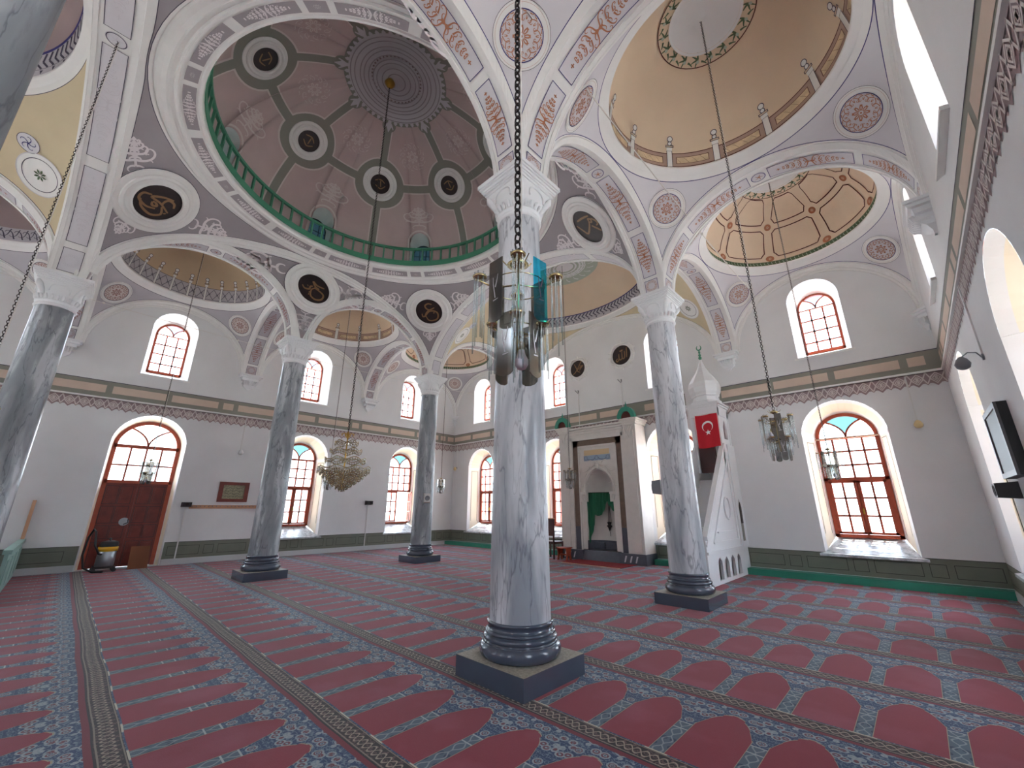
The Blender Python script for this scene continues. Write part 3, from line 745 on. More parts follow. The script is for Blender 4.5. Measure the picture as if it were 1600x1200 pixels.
# green gallery railing
t = thing('gallery_railing', 'green painted railing round the foot of the great pink dome', 'railing', (0, 0, ZG + 0.03))
m_ = MB('rail_green'); m_.lathe([(3.19, 0.0), (3.135, 0.0), (3.13, 0.15), (3.19, 0.16), (3.19, 0.0)], n=96, mat='rail_green', smooth=False); m_.build('base_board', t)
m_ = MB('rail_green'); m_.lathe([(3.19, 0.52), (3.13, 0.52), (3.13, 0.585), (3.19, 0.585), (3.19, 0.52)], n=96, mat='rail_green', smooth=False); m_.build('top_rail', t)
bm_ = MB('rail_green'); bm_.box((-0.022, -0.022, 0.155), (0.022, 0.022, 0.525)); b0_ = bm_.build('baluster', t)
for k in range(72):
    o = b0_ if k == 0 else b0_.copy()
    if k: col.objects.link(o)
    a = 2 * PI * (k + 0.3) / 72; o.location = (3.16 * math.cos(a), 3.16 * math.sin(a), 0); o.rotation_euler = (0, 0, a)

# ------------------------------------------------------------------ arches
def arch_pts(c, h, K, n=40):
    t = np.linspace(PI, 0, n); return c + h * np.cos(t), ZS + K * np.sin(t)
class ArchMap:
    """(s along the curve from the apex in metres, t across) -> xyz ; axis 'x' or 'y' is the direction spanned"""
    def __init__(s, axis, c, h, K, mid, off=0.006):
        s.axis, s.mid = axis, mid
        q = np.linspace(PI, 0, 400); s.a = c + h * np.cos(q); s.z = ZS + K * np.sin(q)
        d = np.hypot(np.diff(s.a), np.diff(s.z)); s.s = np.concatenate([[0], np.cumsum(d)]); s.L = s.s[-1]; s.s -= s.L / 2
        s.off = off; s.c, s.h, s.K = c, h, K; s.q = q
    def __call__(s, p, off=None):
        off = s.off if off is None else off
        q = np.interp(p[:, 0], s.s, s.q); k = 1 - off / s.h; kz = 1 - off / s.K
        a = s.c + s.h * k * np.cos(q); z = ZS + s.K * kz * np.sin(q); m = s.mid + p[:, 1]
        return np.stack([a, m, z], 1) if s.axis == 'x' else np.stack([m, a, z], 1)
def arch_panels(mb, am, W, style):
    L = am.L / 2; f2 = lambda p: am(p, 0.012); f3 = lambda p: am(p, 0.017)
    hw = W / 2 * 0.62
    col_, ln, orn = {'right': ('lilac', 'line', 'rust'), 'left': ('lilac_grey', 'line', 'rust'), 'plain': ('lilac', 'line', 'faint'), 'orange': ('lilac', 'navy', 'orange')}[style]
    for sg in (1, -1):
        segs = [(0.16, L * 0.50), (L * 0.545, L * 0.86), (L * 0.885, L * 0.98)]
        for j, (a, b) in enumerate(segs):
            x0, x1 = sorted((sg * a, sg * b)); mb.rect(am, x0, -hw, x1, hw, col_, 10); mb.frame(f2, x0, -hw, x1, hw, 0.009, ln, 10)
            if j < 2: paint(mb, f3, xf(T_PAN, s=1, fx=(x1 - x0) * 0.75, fy=hw * 2 * 0.72 / 0.25, dx=(x0 + x1) / 2, ws=0.55 if style != 'plain' else 0.4), orn)
            else: paint(mb, f3, xf(xf(T_ROS[16:], s=hw * 0.9), dx=(x0 + x1) / 2), orn)
    mb.disc(am, (0, 0), 0, hw * 0.85, col_, 24, 2); mb.disc(f2, (0, 0), hw * 0.72, hw * 0.8, ln, 24)
    paint(mb, f3, [curl(0.01, 0, 2 * PI * k / 5, hw * 0.5, 2, 14, 0.018, 0.006, 6) for k in range(5)], orn)
def soffit(axis, c, h, K, m0, m1, style):
    mb = MB('stucco'); q = np.linspace(PI, 0, NS + 1); a = c + h * np.cos(q); z = ZS + K * np.sin(q)
    if axis == 'x': P = [[(x, m0, zz) for x, zz in zip(a, z)], [(x, m1, zz) for x, zz in zip(a, z)]]
    else: P = [[(m0, x, zz) for x, zz in zip(a, z)], [(m1, x, zz) for x, zz in zip(a, z)]]
    mb.grid(np.array(P), 'stucco', False, True)
    for j, m in ((0, m0), (1, m1)):                       # raised edge beads
        s_ = 1 if j == 0 else -1
        R = []
        for (dm, of) in ((-0.02 * s_, -0.01), (-0.02 * s_, 0.02), (0.035 * s_, 0.02), (0.035 * s_, 0.0)):
            aa = c + h * (1 - of / h) * np.cos(q); zz = ZS + K * (1 - of / K) * np.sin(q)
            R.append([((x, m + dm, y) if axis == 'x' else (m + dm, x, y)) for x, y in zip(aa, zz)])
        mb.grid(np.array(R), 'stucco', False, False)
    arch_panels(mb, ArchMap(axis, c, h, K, (m0 + m1) / 2), abs(m1 - m0), style)
    return mb.build('ceiling', kind='structure')
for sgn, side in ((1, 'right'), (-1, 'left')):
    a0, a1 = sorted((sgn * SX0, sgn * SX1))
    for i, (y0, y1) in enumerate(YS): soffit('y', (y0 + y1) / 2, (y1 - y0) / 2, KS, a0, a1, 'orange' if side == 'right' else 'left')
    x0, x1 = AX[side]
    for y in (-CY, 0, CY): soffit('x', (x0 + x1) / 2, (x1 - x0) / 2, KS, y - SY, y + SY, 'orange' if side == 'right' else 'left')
for y in (-CY, CY): soffit('x', 0, SX0, KB, y - SY, y + SY, 'plain')
# strips over the columns between arches (tops of the piers)
mb = MB('stucco')
for sx in (-1, 1):
    for y in (-CY, 0, CY):
        x0, x1 = sorted((sx * SX0, sx * SX1)); mb.box((x0, y - SY, ZS - 0.01), (x1, y + SY, ZS + 0.02))
mb.build('trim_1', kind='structure')
# great wall arches: tympana above the paired small arches
for sx in (-1, 1):
    mb = MB('purple'); x = sx * SX0; H = CY - SY
    ys = np.array(sorted({round(v, 5) for v in list(H * np.cos(np.linspace(PI, 0, NS + 1))) + [0.0] + [(y0 + y1) / 2 + (y1 - y0) / 2 * math.cos(q) for (y0, y1) in YS[1:3] for q in np.linspace(PI, 0, NS + 1)]}))
    top = ZS + KB * np.sqrt(np.maximum(0, 1 - (ys / H) ** 2))
    bot = []
    for y in ys:
        v = ZS
        for (y0, y1) in YS[1:3]:
            c, h = (y0 + y1) / 2, (y1 - y0) / 2
            if abs(y - c) < h: v = ZS + KS * math.sqrt(1 - ((y - c) / h) ** 2)
        bot.append(v)
    bot = np.array(bot)
    ext = []
    for y in ys:                                  # extrados of the small arches
        v = ZS
        for (y0, y1) in YS[1:3]:
            c, h = (y0 + y1) / 2, (y1 - y0) / 2 + 0.17
            if abs(y - c) < h: v = max(v, ZS + (KS + 0.17) * math.sqrt(1 - ((y - c) / h) ** 2))
        ext.append(v)
    ext = np.minimum(np.array(ext), top)
    ins = np.maximum(np.minimum(ZS + (KB - 0.13) * np.sqrt(np.maximum(0, 1 - (ys / (H - 0.13)) ** 2)), top), ext)
    P = lambda z, d=0.0: [(x - sx * d, y, zz) for y, zz in zip(ys, z)]
    mb.grid(np.array([P(bot), P(ext)]), 'stucco', smooth=False)
    l1 = np.minimum(ext + 0.015, ins); l2 = np.maximum(ins - 0.015, l1)
    mb.grid(np.array([P(ext), P(l1)]), 'line', smooth=False); mb.grid(np.array([P(l1), P(l2)]), 'purple', smooth=False)
    mb.grid(np.array([P(l2), P(ins)]), 'line', smooth=False); mb.grid(np.array([P(ins), P(top)]), 'stucco', smooth=False)
    # raised archivolts
    for (y0, y1) in YS[1:3]:
        c, h = (y0 + y1) / 2, (y1 - y0) / 2; q = np.linspace(PI, 0, 48)
        R = [[(x - sx * d, c + (h + g) * math.cos(t), ZS + (KS + g) * math.sin(t)) for t in q] for g, d in ((0, 0), (0, 0.04), (0.09, 0.045), (0.10, 0.02), (0.15, 0.02), (0.16, 0))]
        mb.grid(np.array(R), 'stucco', smooth=False)
    q = np.linspace(PI * 0.97, PI * 0.03, 64)
    R = [[(x - sx * d, (H - g) * math.cos(t), ZS + (KB - g) * math.sin(t)) for t in q] for g, d in ((0, 0.0), (0, 0.05), (0.06, 0.05), (0.07, 0.03), (0.12, 0.03), (0.13, 0))]
    mb.grid(np.array(R), 'stucco', smooth=False)
    fn = plane_map((x - sx * 0.008, 0, 0), (0, 1, 0), (0, 0, 1))
    paint(mb, fn, xf(T_TRI, s=0.52, rot=PI, dx=0, dy=6.38, fx=1.0), 'white_paint')
    for s_ in (1, -1):
        paint(mb, fn, xf(T_TRI, s=0.95, rot=-s_ * 1.72, dx=s_ * 0.80, dy=7.34, fx=0.55), 'white_paint')
    mb.build('ceiling', kind='structure')
# white scrolls on the great pendentives
mb = MB('white_paint')
for sx, sy in CORN:
    for (u0, v0, u1, v1, s_) in ((0.885, 0.905, 0.96, 0.97, 0.42), (0.925, 0.66, 0.965, 0.52, 0.62), (0.62, 0.94, 0.46, 0.968, 0.62)):
        P0, e1, e2, n = B0.tangent(sx * u0, sy * v0); P1 = B0.surf(np.array(sx * u1), np.array(sy * v1)); d = P1 - P0
        rot = math.atan2((d * e2).sum(), (d * e1).sum()) - PI / 2
        paint(mb, B0.pmap(sx * u0, sy * v0, 0.01), xf(T_TRI, s=s_, rot=rot, fx=0.85), 'white_paint')
mb.build('ceiling', kind='structure')

# ------------------------------------------------------------------ walls
HWL, ZL0, ZL1 = 0.77, 0.56, 3.90          # lower opening
HWU, ZU0, ZU1 = 0.53, 5.05, 7.05          # upper opening
DEP = 0.56
def wall(name, axis, c, a0, a1, sgn, lows, ups, door=None, frieze=(), dado=()):
    """axis: running axis; c: plane position; sgn: direction of the room's inside"""
    def P(a, z, d=0.0): return (a, c + sgn * d, z) if axis == 'x' else (c + sgn * d, a, z)
    mb = MB('plaster'); ZT = 8.1
    ops = [(u, HWL, ZL0, ZL1) for u in lows] + ([(door[0], door[1], 0.0, door[2])] if door else [])
    ups_ = [(u, HWU, ZU0, ZU1) for u in ups]
    cuts = {round(a0, 4), round(a1, 4)}
    for (u, h, z0_, z1_) in ops + ups_:
        for t in np.linspace(0, PI, 25): cuts.add(round(u + h * math.cos(t), 4))
    cuts = sorted(cuts)
    def span(lst, m, a, dflt):
        for (u, h, z0_, z1_) in lst:
            if abs(m - u) < h:
                return z0_, z1_ - h + math.sqrt(max(0, h * h - (a - u) ** 2))
        return dflt, dflt
    for a, b in zip(cuts[:-1], cuts[1:]):
        m = (a + b) / 2
        l0, lt0 = span(ops, m, a, 2.0); _, lt1 = span(ops, m, b, 2.0); u0, ut0 = span(ups_, m, a, 6.0); _, ut1 = span(ups_, m, b, 6.0)
        for (p, q, r, s) in ((0, 0, l0, l0), (lt0, lt1, u0, u0), (ut0, ut1, ZT, ZT)):
            if p == r and q == s: continue
            mb.add([P(a, p), P(b, q), P(b, s), P(a, r)], [(0, 1, 2, 3)], 'plaster', False)
    fn = lambda p: np.array([P(a, z, 0.004) for a, z in p]); fn2 = lambda p: np.array([P(a, z, 0.008) for a, z in p])
    for (b0, b1) in frieze:
        mb.rect(fn, b0, 4.27, b1, 4.70, 'frieze_grey'); mb.rect(fn2, b0, 4.685, b1, 4.70, 'line')
        mb.box(*[tuple(sorted(v)) for v in ()] or ((0, 0, 0), (0, 0, 0))) if False else None
        x = b0 + 0.05; k = 0
        while x < b1 - 0.3:
            L = min((1.12, 1.12, 1.12, 0.27)[k % 4], b1 - 0.05 - x); mb.rect(fn2, x, 4.385, x + L, 4.585, 'frieze_pink'); x += L + 0.13; k += 1
        # bead
        lo, hi = P(b0, 4.225, 0), P(b1, 4.265, 0.035)
        mb.box(tuple(min(p, q) for p, q in zip(lo, hi)), tuple(max(p, q) for p, q in zip(lo, hi)), 'stucco')
        mb.rect(fn, b0, 4.20, b1, 4.222, 'lace')
        n = int((b1 - b0) / 0.27); wd = (b1 - b0) / n
        unit = [([(0, 0.26), (0.25, 0.10), (0.5, 0.02), (0.75, 0.10), (1, 0.26)], .022), ([(0, 0.02), (0.25, .17), (0.5, 0.24), (0.75, 0.17), (1, 0.02)], .022),
                ([(0.3, 0.13), (0.5, 0.06), (0.7, 0.13), (0.5, 0.20), (0.3, 0.13)], .020), ([(0.42, 0.13), (0.58, 0.13)], .05),
                ([(0.5, 0.09), (0.5, 0.17)], .03)]
        mb.rect(fn, b0, 3.985, b1, 4.215, 'lace'); fn3 = lambda p: np.array([P(a, z, 0.012) for a, z in p])
        for i in range(n):
            x_0 = b0 + i * wd
            for c_, h_ in ((0.5, 0.26), (0.0, 0.15), (1.0, 0.15)):
                mb.add([P(x_0 + (c_ - h_) * wd if c_ > 0 else x_0, 3.99, 0.004), P(x_0 + c_ * wd, 3.99 - h_ * 0.27, 0.004), P(x_0 + (c_ + h_) * wd if c_ < 1 else x_0 + wd, 3.99, 0.004)], [(0, 1, 2)], 'lace', False)
            for pts, wv in unit: mb.stroke(fn3, [(x_0 + x_ * wd, 3.955 + y_) for x_, y_ in pts], wv, 'pinkish_white')
    for (b0, b1) in dado:
        mb.rect(fn, b0, 0.15, b1, 0.575, 'dado_green'); mb.rect(fn2, b0, 0.567, b1, 0.578, 'dado_line')
        x = b0 + 0.08; k = 0
        while x < b1 - 0.25:
            L = min((0.72, 0.24)[k % 2], b1 - 0.06 - x)
            mb.frame(fn2, x, 0.235, x + L, 0.475, 0.010, 'dado_line', 1); x += L + 0.10; k += 1
    return mb.build(name, kind='structure')
LOWL, UPL = [-6.25, 2.08, 6.12], [-6.25, -2.08, 2.05, 6.18]
DOORC, DOORH, DOORT = -2.02, 0.79, 3.93
XQ = [-6.2, -2.2, 2.05, 6.0]
wall('wall_left', 'y', WL_, YB, YQ, 1, LOWL, UPL, (DOORC, DOORH, DOORT), [(YB, YQ)], [(YB, DOORC - DOORH - .02), (DOORC + DOORH + .02, YQ)])
wall('wall_front', 'x', YQ, WL_, WR_, -1, XQ, XQ, None, [(WL_, -1.55), (1.30, 2.62), (3.55, WR_), (-1.55, 1.3)], [(WL_, -1.5), (1.3, WR_)])
LOWR = [-6.25, -2.1, 2.08, 6.12]
wall('wall_right', 'y', WR_, YB, YQ, -1, LOWR, LOWR, None, [(YB, YQ)], [(YB, YQ)])
wall('wall_back', 'x', YB, WL_, WR_, 1, [-6, -2, 2, 6], [-6, -2, 2, 6], None, [(WL_, WR_)], [(WL_, WR_)])

def win_profile(h, z0_, z1_, n=17):
    zs = z1_ - h
    return [(-h, z0_), (-h, (z0_ + zs) / 2)] + [(-h * math.cos(t), zs + h * math.sin(t)) for t in np.linspace(0, PI, n)] + [(h, (z0_ + zs) / 2), (h, z0_)]
WN = [0]
def bars2(mb, P, pts, wd, d0, d1, m):
    """flat bar of width wd following 2D pts, from depth d0 to d1"""
    p = np.asarray(pts, float); d = np.gradient(p, axis=0); d /= np.hypot(d[:, 0], d[:, 1])[:, None]; n = np.stack([-d[:, 1], d[:, 0]], 1) * wd / 2
    rows = [[P(*(q), dd) for q in (p + s * n)] for s, dd in ((1, d0), (-1, d0), (-1, d1), (1, d1))]
    mb.grid(np.array(rows), m, False, False, True)
    for k in (0, -1): mb.add([r[k] for r in rows], [(0, 1, 2, 3)], m, False)
def window(axis, c, u, sgn, kind, rod=False, opened=False, panes=True):
    WN[0] += 1; e = struct_empty('window_%d' % WN[0])
    def P(a, z, d=0.0): return (u + a, c - sgn * d, z) if axis == 'x' else (c - sgn * d, u + a, z)
    if kind == 'low': h, z0_, z1_, fh, fz0, fz1 = HWL, ZL0, ZL1, 0.585, 0.88, 3.68
    else: h, z0_, z1_, fh, fz0, fz1 = HWU, ZU0, ZU1, 0.405, 5.27, 6.88
    A = win_profile(h, z0_, z1_); B = win_profile(fh, fz0, fz1); A, B = np.array(A), np.array(B)
    mb = MB('plaster')
    def row(t, inset=0.0): Q = A + (B - A) * t; return [P(q[0], q[1], DEP * t) for q in Q]
    mb.grid(np.array([row(0), row(0.22)]), 'stucco', smooth=False)
    mb.grid(np.array([row(0.22), row(0.80)]), 'reveal_beige' if kind == 'low' else 'stucco', smooth=False)
    mb.grid(np.array([row(0.80), row(1.12)]), 'stucco', smooth=False)
    if kind == 'low':                      # cornice line and painted outline inside the reveal
        zs = 0.5 * (z1_ - h + fz1 - fh)
        for s_ in (1, -1):
            for (t0, t1, za, zb, m) in ((0.0, 0.98, zs - 0.05, zs + 0.03, 'stucco'), (0.26, 0.28, z0_ + 0.4, zs - 0.1, 'dado_line'), (0.74, 0.76, z0_ + 0.4, zs - 0.1, 'dado_line'),
                                            (0.26, 0.76, zs + 0.10, zs + 0.115, 'dado_line'), (0.26, 0.76, zs - 0.11, zs - 0.098, 'dado_line')):
                g = 0.012 if m == 'stucco' else 0.006
                def X(t, z): return P(s_ * ((h + (fh - h) * t) - g), z, DEP * t)
                mb.add([X(t0, za), X(t1, za), X(t1, zb), X(t0, zb)], [(0, 1, 2, 3)], m, False)
                if m == 'stucco': mb.add([X(t0, zb), X(t1, zb), P(s_ * (h + (fh - h) * t1), zb + .01, DEP * t1), P(s_ * h, zb + .01, 0)], [(0, 1, 2, 3)], m, False)
    mb.build('window_reveal', e)
    # sloping sill
    ms = MB('sill_marble'); sm = 'sill_marble' if kind == 'low' else 'stucco'
    ov = 0.10 if kind == 'low' else 0.06
    V = [P(-h - ov, z0_ - 0.005, -0.07), P(h + ov, z0_ - 0.005, -0.07), P(h, z0_ + 0.02, 0.01), P(fh, fz0 + 0.01, DEP + 0.08), P(-fh, fz0 + 0.01, DEP + 0.08), P(-h, z0_ + 0.02, 0.01)]
    W = [(x, y, z - 0.05) for x, y, z in V]
    ms.add(V + W, [(0, 1, 2, 5), (5, 2, 3, 4), (6, 7, 1, 0), (6, 11, 8, 7), (0, 5, 11, 6), (1, 7, 8, 2), (11, 10, 9, 8)], sm, False); ms.build('window_sill', e)
    mf = MB('window_wood'); D0, D1 = DEP - 0.02, DEP + 0.06; m = 'window_wood'; zs = fz1 - fh
    fwid = 0.075 if kind == 'low' else 0.05
    Bf = np.array(win_profile(fh - fwid / 2, fz0, fz1 - fwid / 2, 25)); bars2(mf, P, Bf, fwid, D0, D1, m)
    bars2(mf, P, [(-fh, fz0 + 0.03), (fh, fz0 + 0.03)], 0.07, D0, D1, m)
    bars2(mf, P, [(-fh, zs), (fh, zs)], 0.06 if kind == 'low' else 0.03, D0, D1, m)
    ri = fh - fwid * 0.8
    for s_ in (1, -1):                     # the two crossing ogee bars of the fanlight
        q = [(s_ * 1.28 * ri * (1 - math.cos(t)), zs + 0.89 * ri * math.sin(t)) for t in np.linspace(0.0, PI / 3 + .03, 12)]
        bars2(mf, P, q, 0.038 if kind == 'low' else 0.03, D0 + 0.01, D1 - 0.01, m)
    if kind == 'low':
        zt = fz0 + 0.07 + 1.20; bars2(mf, P, [(-fh, zt), (fh, zt)], 0.07, D0, D1, m)
        if not opened: bars2(mf, P, [(0, fz0), (0, zt)], 0.035, D0 + .02, D1 - .005, m)
        for k in (-1, 0, 1): bars2(mf, P, [(k * fh * 0.47, zt), (k * fh * 0.47, zs)], 0.040, D0 + .01, D1 - .02, m)
        for k in (1, 2): bars2(mf, P, [(-fh, zt + (zs - zt) * k / 3), (fh, zt + (zs - zt) * k / 3)], 0.040, D0 + .01, D1 - .02, m)
    else:
        for k in (-1, 1): bars2(mf, P, [(k * fh * 0.33, fz0), (k * fh * 0.33, zs)], 0.034, D0 + .03, D1 - .02, m)
        for k in (1, 2, 3):
            zz = fz0 + (zs - fz0) * k / 4; bars2(mf, P, [(-fh, zz), (fh, zz)], 0.034, D0 + .03, D1 - .02, m)
            for j in (-1, 1): bars2(mf, P, [(j * fh * 0.33 - 0.022, zz), (j * fh * 0.33 + 0.022, zz)], 0.044, D0 + .025, D1 - .02, 'iron')
    fo = mf.build('window_frame', e)
    if kind == 'low':
        for s_ in (-1, 1):
            mc = MB('window_wood'); w0, w1 = s_ * 0.012, s_ * (fh - 0.075); z_a, z_b = fz0 + 0.07, zt - 0.035
            def PP(a, z, d): return P(a, z, d)
            if opened and s_ == 1:
                def PP(a, z, d, w1=w1): dd = (w1 - a); return P(w1 - dd * 0.25, z, d - abs(dd) * 0.95)
            for x in (w0 + s_ * 0.025, w1 - s_ * 0.025): bars2(mc, PP, [(x, z_a), (x, z_b)], 0.05, D0 + .005, D1 - .01, m)
            for z in (z_a + 0.025, z_b - 0.025): bars2(mc, PP, [(w0, z), (w1, z)], 0.05, D0 + .005, D1 - .01, m)
            bars2(mc, PP, [((w0 + w1) / 2, z_a), ((w0 + w1) / 2, z_b)], 0.04, D0 + .02, D1 - .02, m)
            for k in (1, 2): bars2(mc, PP, [(w0, z_a + (z_b - z_a) * k / 3), (w1, z_a + (z_b - z_a) * k / 3)], 0.04, D0 + .02, D1 - .02, m)
            if s_ == 1 and not opened: mc.box(*[tuple(f(p, q) for p, q in zip(P(0.0, 1.38, D0 - 0.03), P(0.03, 1.5, D0))) for f in (min, max)], 'gold')
            mc.build('casement', e)
    if panes:
        mp_ = MB('pane_clear'); dp = DEP + 0.03
        ps = [P(a, z, dp) for a, z in win_profile(fh - 0.03, fz0 + 0.03, zs - 0.0 + fh - 0.03, 13)]
        # clear lights below the springing and at the fan's sides, tinted light between the ogee bars
        mp_.add([P(-fh + .03, fz0 + .03, dp), P(fh - .03, fz0 + .03, dp), P(fh - .03, zs, dp), P(-fh + .03, zs, dp)], [(0, 1, 2, 3)], 'pane_clear', False)
        R = fh - 0.03; q = [(1.28 * R * (1 - math.cos(t)), zs + 0.888 * R * math.sin(t)) for t in np.linspace(0.0, PI / 3, 12)]
        ae = math.atan2(q[-1][1] - zs, q[-1][0])
        arc = [(R * math.cos(t), zs + R * math.sin(t)) for t in np.linspace(0, ae, 8)]
        for s_ in (1, -1):                 # fan of quads keeps the concave lights clean
            for (a, b), (c_, d_) in zip(zip(arc[:-1], arc[1:]), zip(q[:-1:1], q[1:])): pass
            aa_ = [(R * math.cos(t), zs + R * math.sin(t)) for t in np.linspace(0, ae, 12)]
            mp_.grid(np.array([[P(s_ * x, z, dp) for x, z in q], [P(s_ * x, z, dp) for x, z in aa_]]), 'pane_clear', smooth=False)
        arc2 = [(R * math.cos(t), zs + R * math.sin(t)) for t in np.linspace(ae, PI - ae, 14)]
        tint = 'pane_blue' if kind == 'low' else 'pane_sky'
        mp_.grid(np.array([[P(-x, z, dp) for x, z in q], [P(x, z, dp) for x, z in q]]), tint, smooth=False)
        mp_.poly([P(x, z, dp) for x, z in arc2], tint)
        mp_.build('pane', e)
    if rod:
        mr = MB('pale_wood'); mr.tube([P(-fh - 0.02, zs + 0.0, 0.50), P(fh + 0.02, zs + 0.0, 0.50)], 0.018, 8, 'pale_wood'); mr.build('curtain_rod', e)
    return e
for u in LOWL: window('y', WL_, u, 1, 'low', opened=(u > 5))
for u in UPL: window('y', WL_, u, 1, 'up')
for u in XQ: window('x', YQ, u, -1, 'low', rod=(u > 5)); window('x', YQ, u, -1, 'up')
for u in LOWR: window('y', WR_, u, -1, 'low'); window('y', WR_, u, -1, 'up')
for u in (-6, -2, 2, 6): window('x', YB, u, 1, 'low'); window('x', YB, u, 1, 'up')

# ---- entrance door
d = struct_empty('door_1')
def DPt(a, z, dd=0.0): return (WL_ - dd, DOORC + a, z)
A = np.array(win_profile(DOORH, 0.0, DOORT)); B = np.array(win_profile(0.72, 0.0, 3.80))
mb = MB('stucco')
def row(t): Q = A + (B - A) * t; return [DPt(q[0], q[1], 0.36 * t) for q in Q]
mb.grid(np.array([row(0), row(.25)]), 'stucco', smooth=False); mb.grid(np.array([row(.25), row(.85)]), 'reveal_beige', smooth=False); mb.grid(np.array([row(.85), row(1.3)]), 'stucco', smooth=False)
mb.box((WL_ - 0.6, DOORC - 0.8, -0.02), (WL_, DOORC + 0.8, 0.005), 'sill_marble')
mb.build('door_reveal', d)
mb = MB('window_wood'); D0, D1 = 0.33, 0.42; zs = 3.08
bars2(mb, DPt, np.array(win_profile(0.68, 0.0, 3.76, 25)), 0.09, D0, D1, 'window_wood')
bars2(mb, DPt, [(-0.7, zs), (0.7, zs)], 0.09, D0, D1, 'window_wood')
for s_ in (1, -1):
    q = [(s_ * 0.82 * (1 - math.cos(t)), zs + 0.57 * math.sin(t)) for t in np.linspace(0, PI / 3 + .03, 12)]; bars2(mb, DPt, q, 0.04, D0 + .01, D1 - .01, 'window_wood')
bars2(mb, DPt, [(-0.7, 2.14), (0.7, 2.14)], 0.08, D0, D1, 'window_wood'); bars2(mb, DPt, [(-0.7, 2.58), (0.7, 2.58)], 0.04, D0 + .02, D1 - .02, 'window_wood')
for k in (-1, 0, 1): bars2(mb, DPt, [(k * 0.33, 2.14), (k * 0.33, zs)], 0.04, D0 + .02, D1 - .02, 'window_wood')
mb.build('door_frame', d)
mb = MB('pane_clear'); mb.poly([DPt(a, z, 0.39) for a, z in win_profile(0.66, 2.15, 3.74)], 'pane_clear'); mb.build('pane', d)
for s_ in (-1, 1):
    mb = MB('door_wood'); a0, a1 = sorted((s_ * 0.001, s_ * 0.66))
    lo = DPt(a0, 0.01, 0.40); hi = DPt(a1, 2.10, 0.35); mb.box(tuple(map(min, lo, hi)), tuple(map(max, lo, hi)))
    for (zb, zt_) in ((0.08, 0.62), (0.72, 1.02), (1.10, 1.50), (1.58, 2.02)):
        for j in (0, 1):
            c0 = a0 + 0.05 + j * 0.285; c1 = c0 + 0.24
            lo = DPt(c0 - .016, zb - .016, 0.36); hi = DPt(c1 + .016, zt_ + .016, 0.347); mb.box(tuple(map(min, lo, hi)), tuple(map(max, lo, hi)), 'chair_wood')
            for ins, dep in ((0.0, 0.335), (0.045, 0.325)):
                lo = DPt(c0 + ins, zb + ins, 0.36); hi = DPt(c1 - ins, zt_ - ins, dep); mb.box(tuple(map(min, lo, hi)), tuple(map(max, lo, hi)))
    leaf = mb.build('door_leaf', d)
mk = MB('steel'); mk.tube([DPt(-0.10, 1.12, 0.30), DPt(-0.10, 1.12, 0.345)], 0.10, 20, 'steel'); mk.tube([DPt(-0.10, 1.05, 0.29), DPt(-0.02, 1.10, 0.27), DPt(-0.03, 1.18, 0.29)], 0.012, 6, 'iron')
mk.build('door_knocker', d)

# floor, step, skirtings
mb = MB('chipped'); mb.box((WL_ - 0.7, YB - 0.7, -0.25), (WR_ + 0.7, YQ + 0.7, -0.012)); mb.build('floor', kind='structure')
mb = MB('prayer_carpet'); mb.box((WL_, YB, -0.012), (WR_, YQ, 0.0), 'prayer_carpet'); tag(mb.build('prayer_carpet'), 'red and blue prayer carpet with rows of arched cells covering the floor', 'carpet')
mb = MB('teal')
for a, b in ((WL_ + 0.01, -1.50), (1.36, 2.75), (3.62, WR_ - 0.01)): mb.box((a, YQ - 0.30, 0), (b, YQ, 0.14), 'teal')
mb.build('trim_2', kind='structure')
mb = MB('skirt_white')
for a, b in ((YB, DOORC - DOORH - .02), (DOORC + DOORH + .02, YQ - 0.31)): mb.box((WL_, a, 0), (WL_ + 0.03, b, 0.15))
mb.build('baseboard_left', kind='structure')
mb = MB('skirt_white'); mb.box((WR_ - 0.03, YB, 0), (WR_, YQ - 0.31, 0.15)); mb.build('baseboard_right', kind='structure')
# wall arch beads and corbels
def corbel(x, y, nx, ny, half, depth, top=ZS):
    mb = MB('capital'); tx, ty = -ny, nx
    def V(a, d_, z): return (x + tx * a + nx * d_, y + ty * a + ny * d_, z)
    lv = [(half + 0.09, depth, 0), (half + 0.09, depth, -0.05), (half + 0.05, depth - 0.03, -0.055), (half + 0.05, depth - 0.04, -0.10), (half, depth - 0.08, -0.11), (half, depth - 0.09, -0.19), (half - 0.05, depth - 0.10, -0.20),
          (half - 0.03, depth * 0.75, -0.29), (half - 0.06, depth * 0.6, -0.31), (half * 0.7, depth * 0.35, -0.37), (half * .3, 0.04, -0.43), (0.03, 0.03, -0.48)]
    for (h0, d0_, z_0), (h1, d1_, z_1) in zip(lv[:-1], lv[1:]):
        h0, h1 = max(h0, .02), max(h1, .02)
        mb.add([V(-h0, 0, top + z_0), V(-h0, d0_, top + z_0), V(h0, d0_, top + z_0), V(h0, 0, top + z_0), V(-h1, 0, top + z_1), V(-h1, d1_, top + z_1), V(h1, d1_, top + z_1), V(h1, 0, top + z_1)],
               [(0, 1, 5, 4), (1, 2, 6, 5), (2, 3, 7, 6)], 'capital', False)
    mb.add([V(-lv[0][0], 0, top), V(-lv[0][0], depth, top), V(lv[0][0], depth, top), V(lv[0][0], 0, top)], [(0, 1, 2, 3)], 'capital', False)
    for k in range(7):
        a = (k - 3) / 3 * (half - 0.06)
        mb.tube([V(a, depth * 0.8, top - 0.20), V(a, depth * 0.72, top - 0.27), V(a * 0.8, depth * 0.5, top - 0.33)], [0.03, 0.028, 0.012], 6, 'capital')
    return mb
k_ = 2
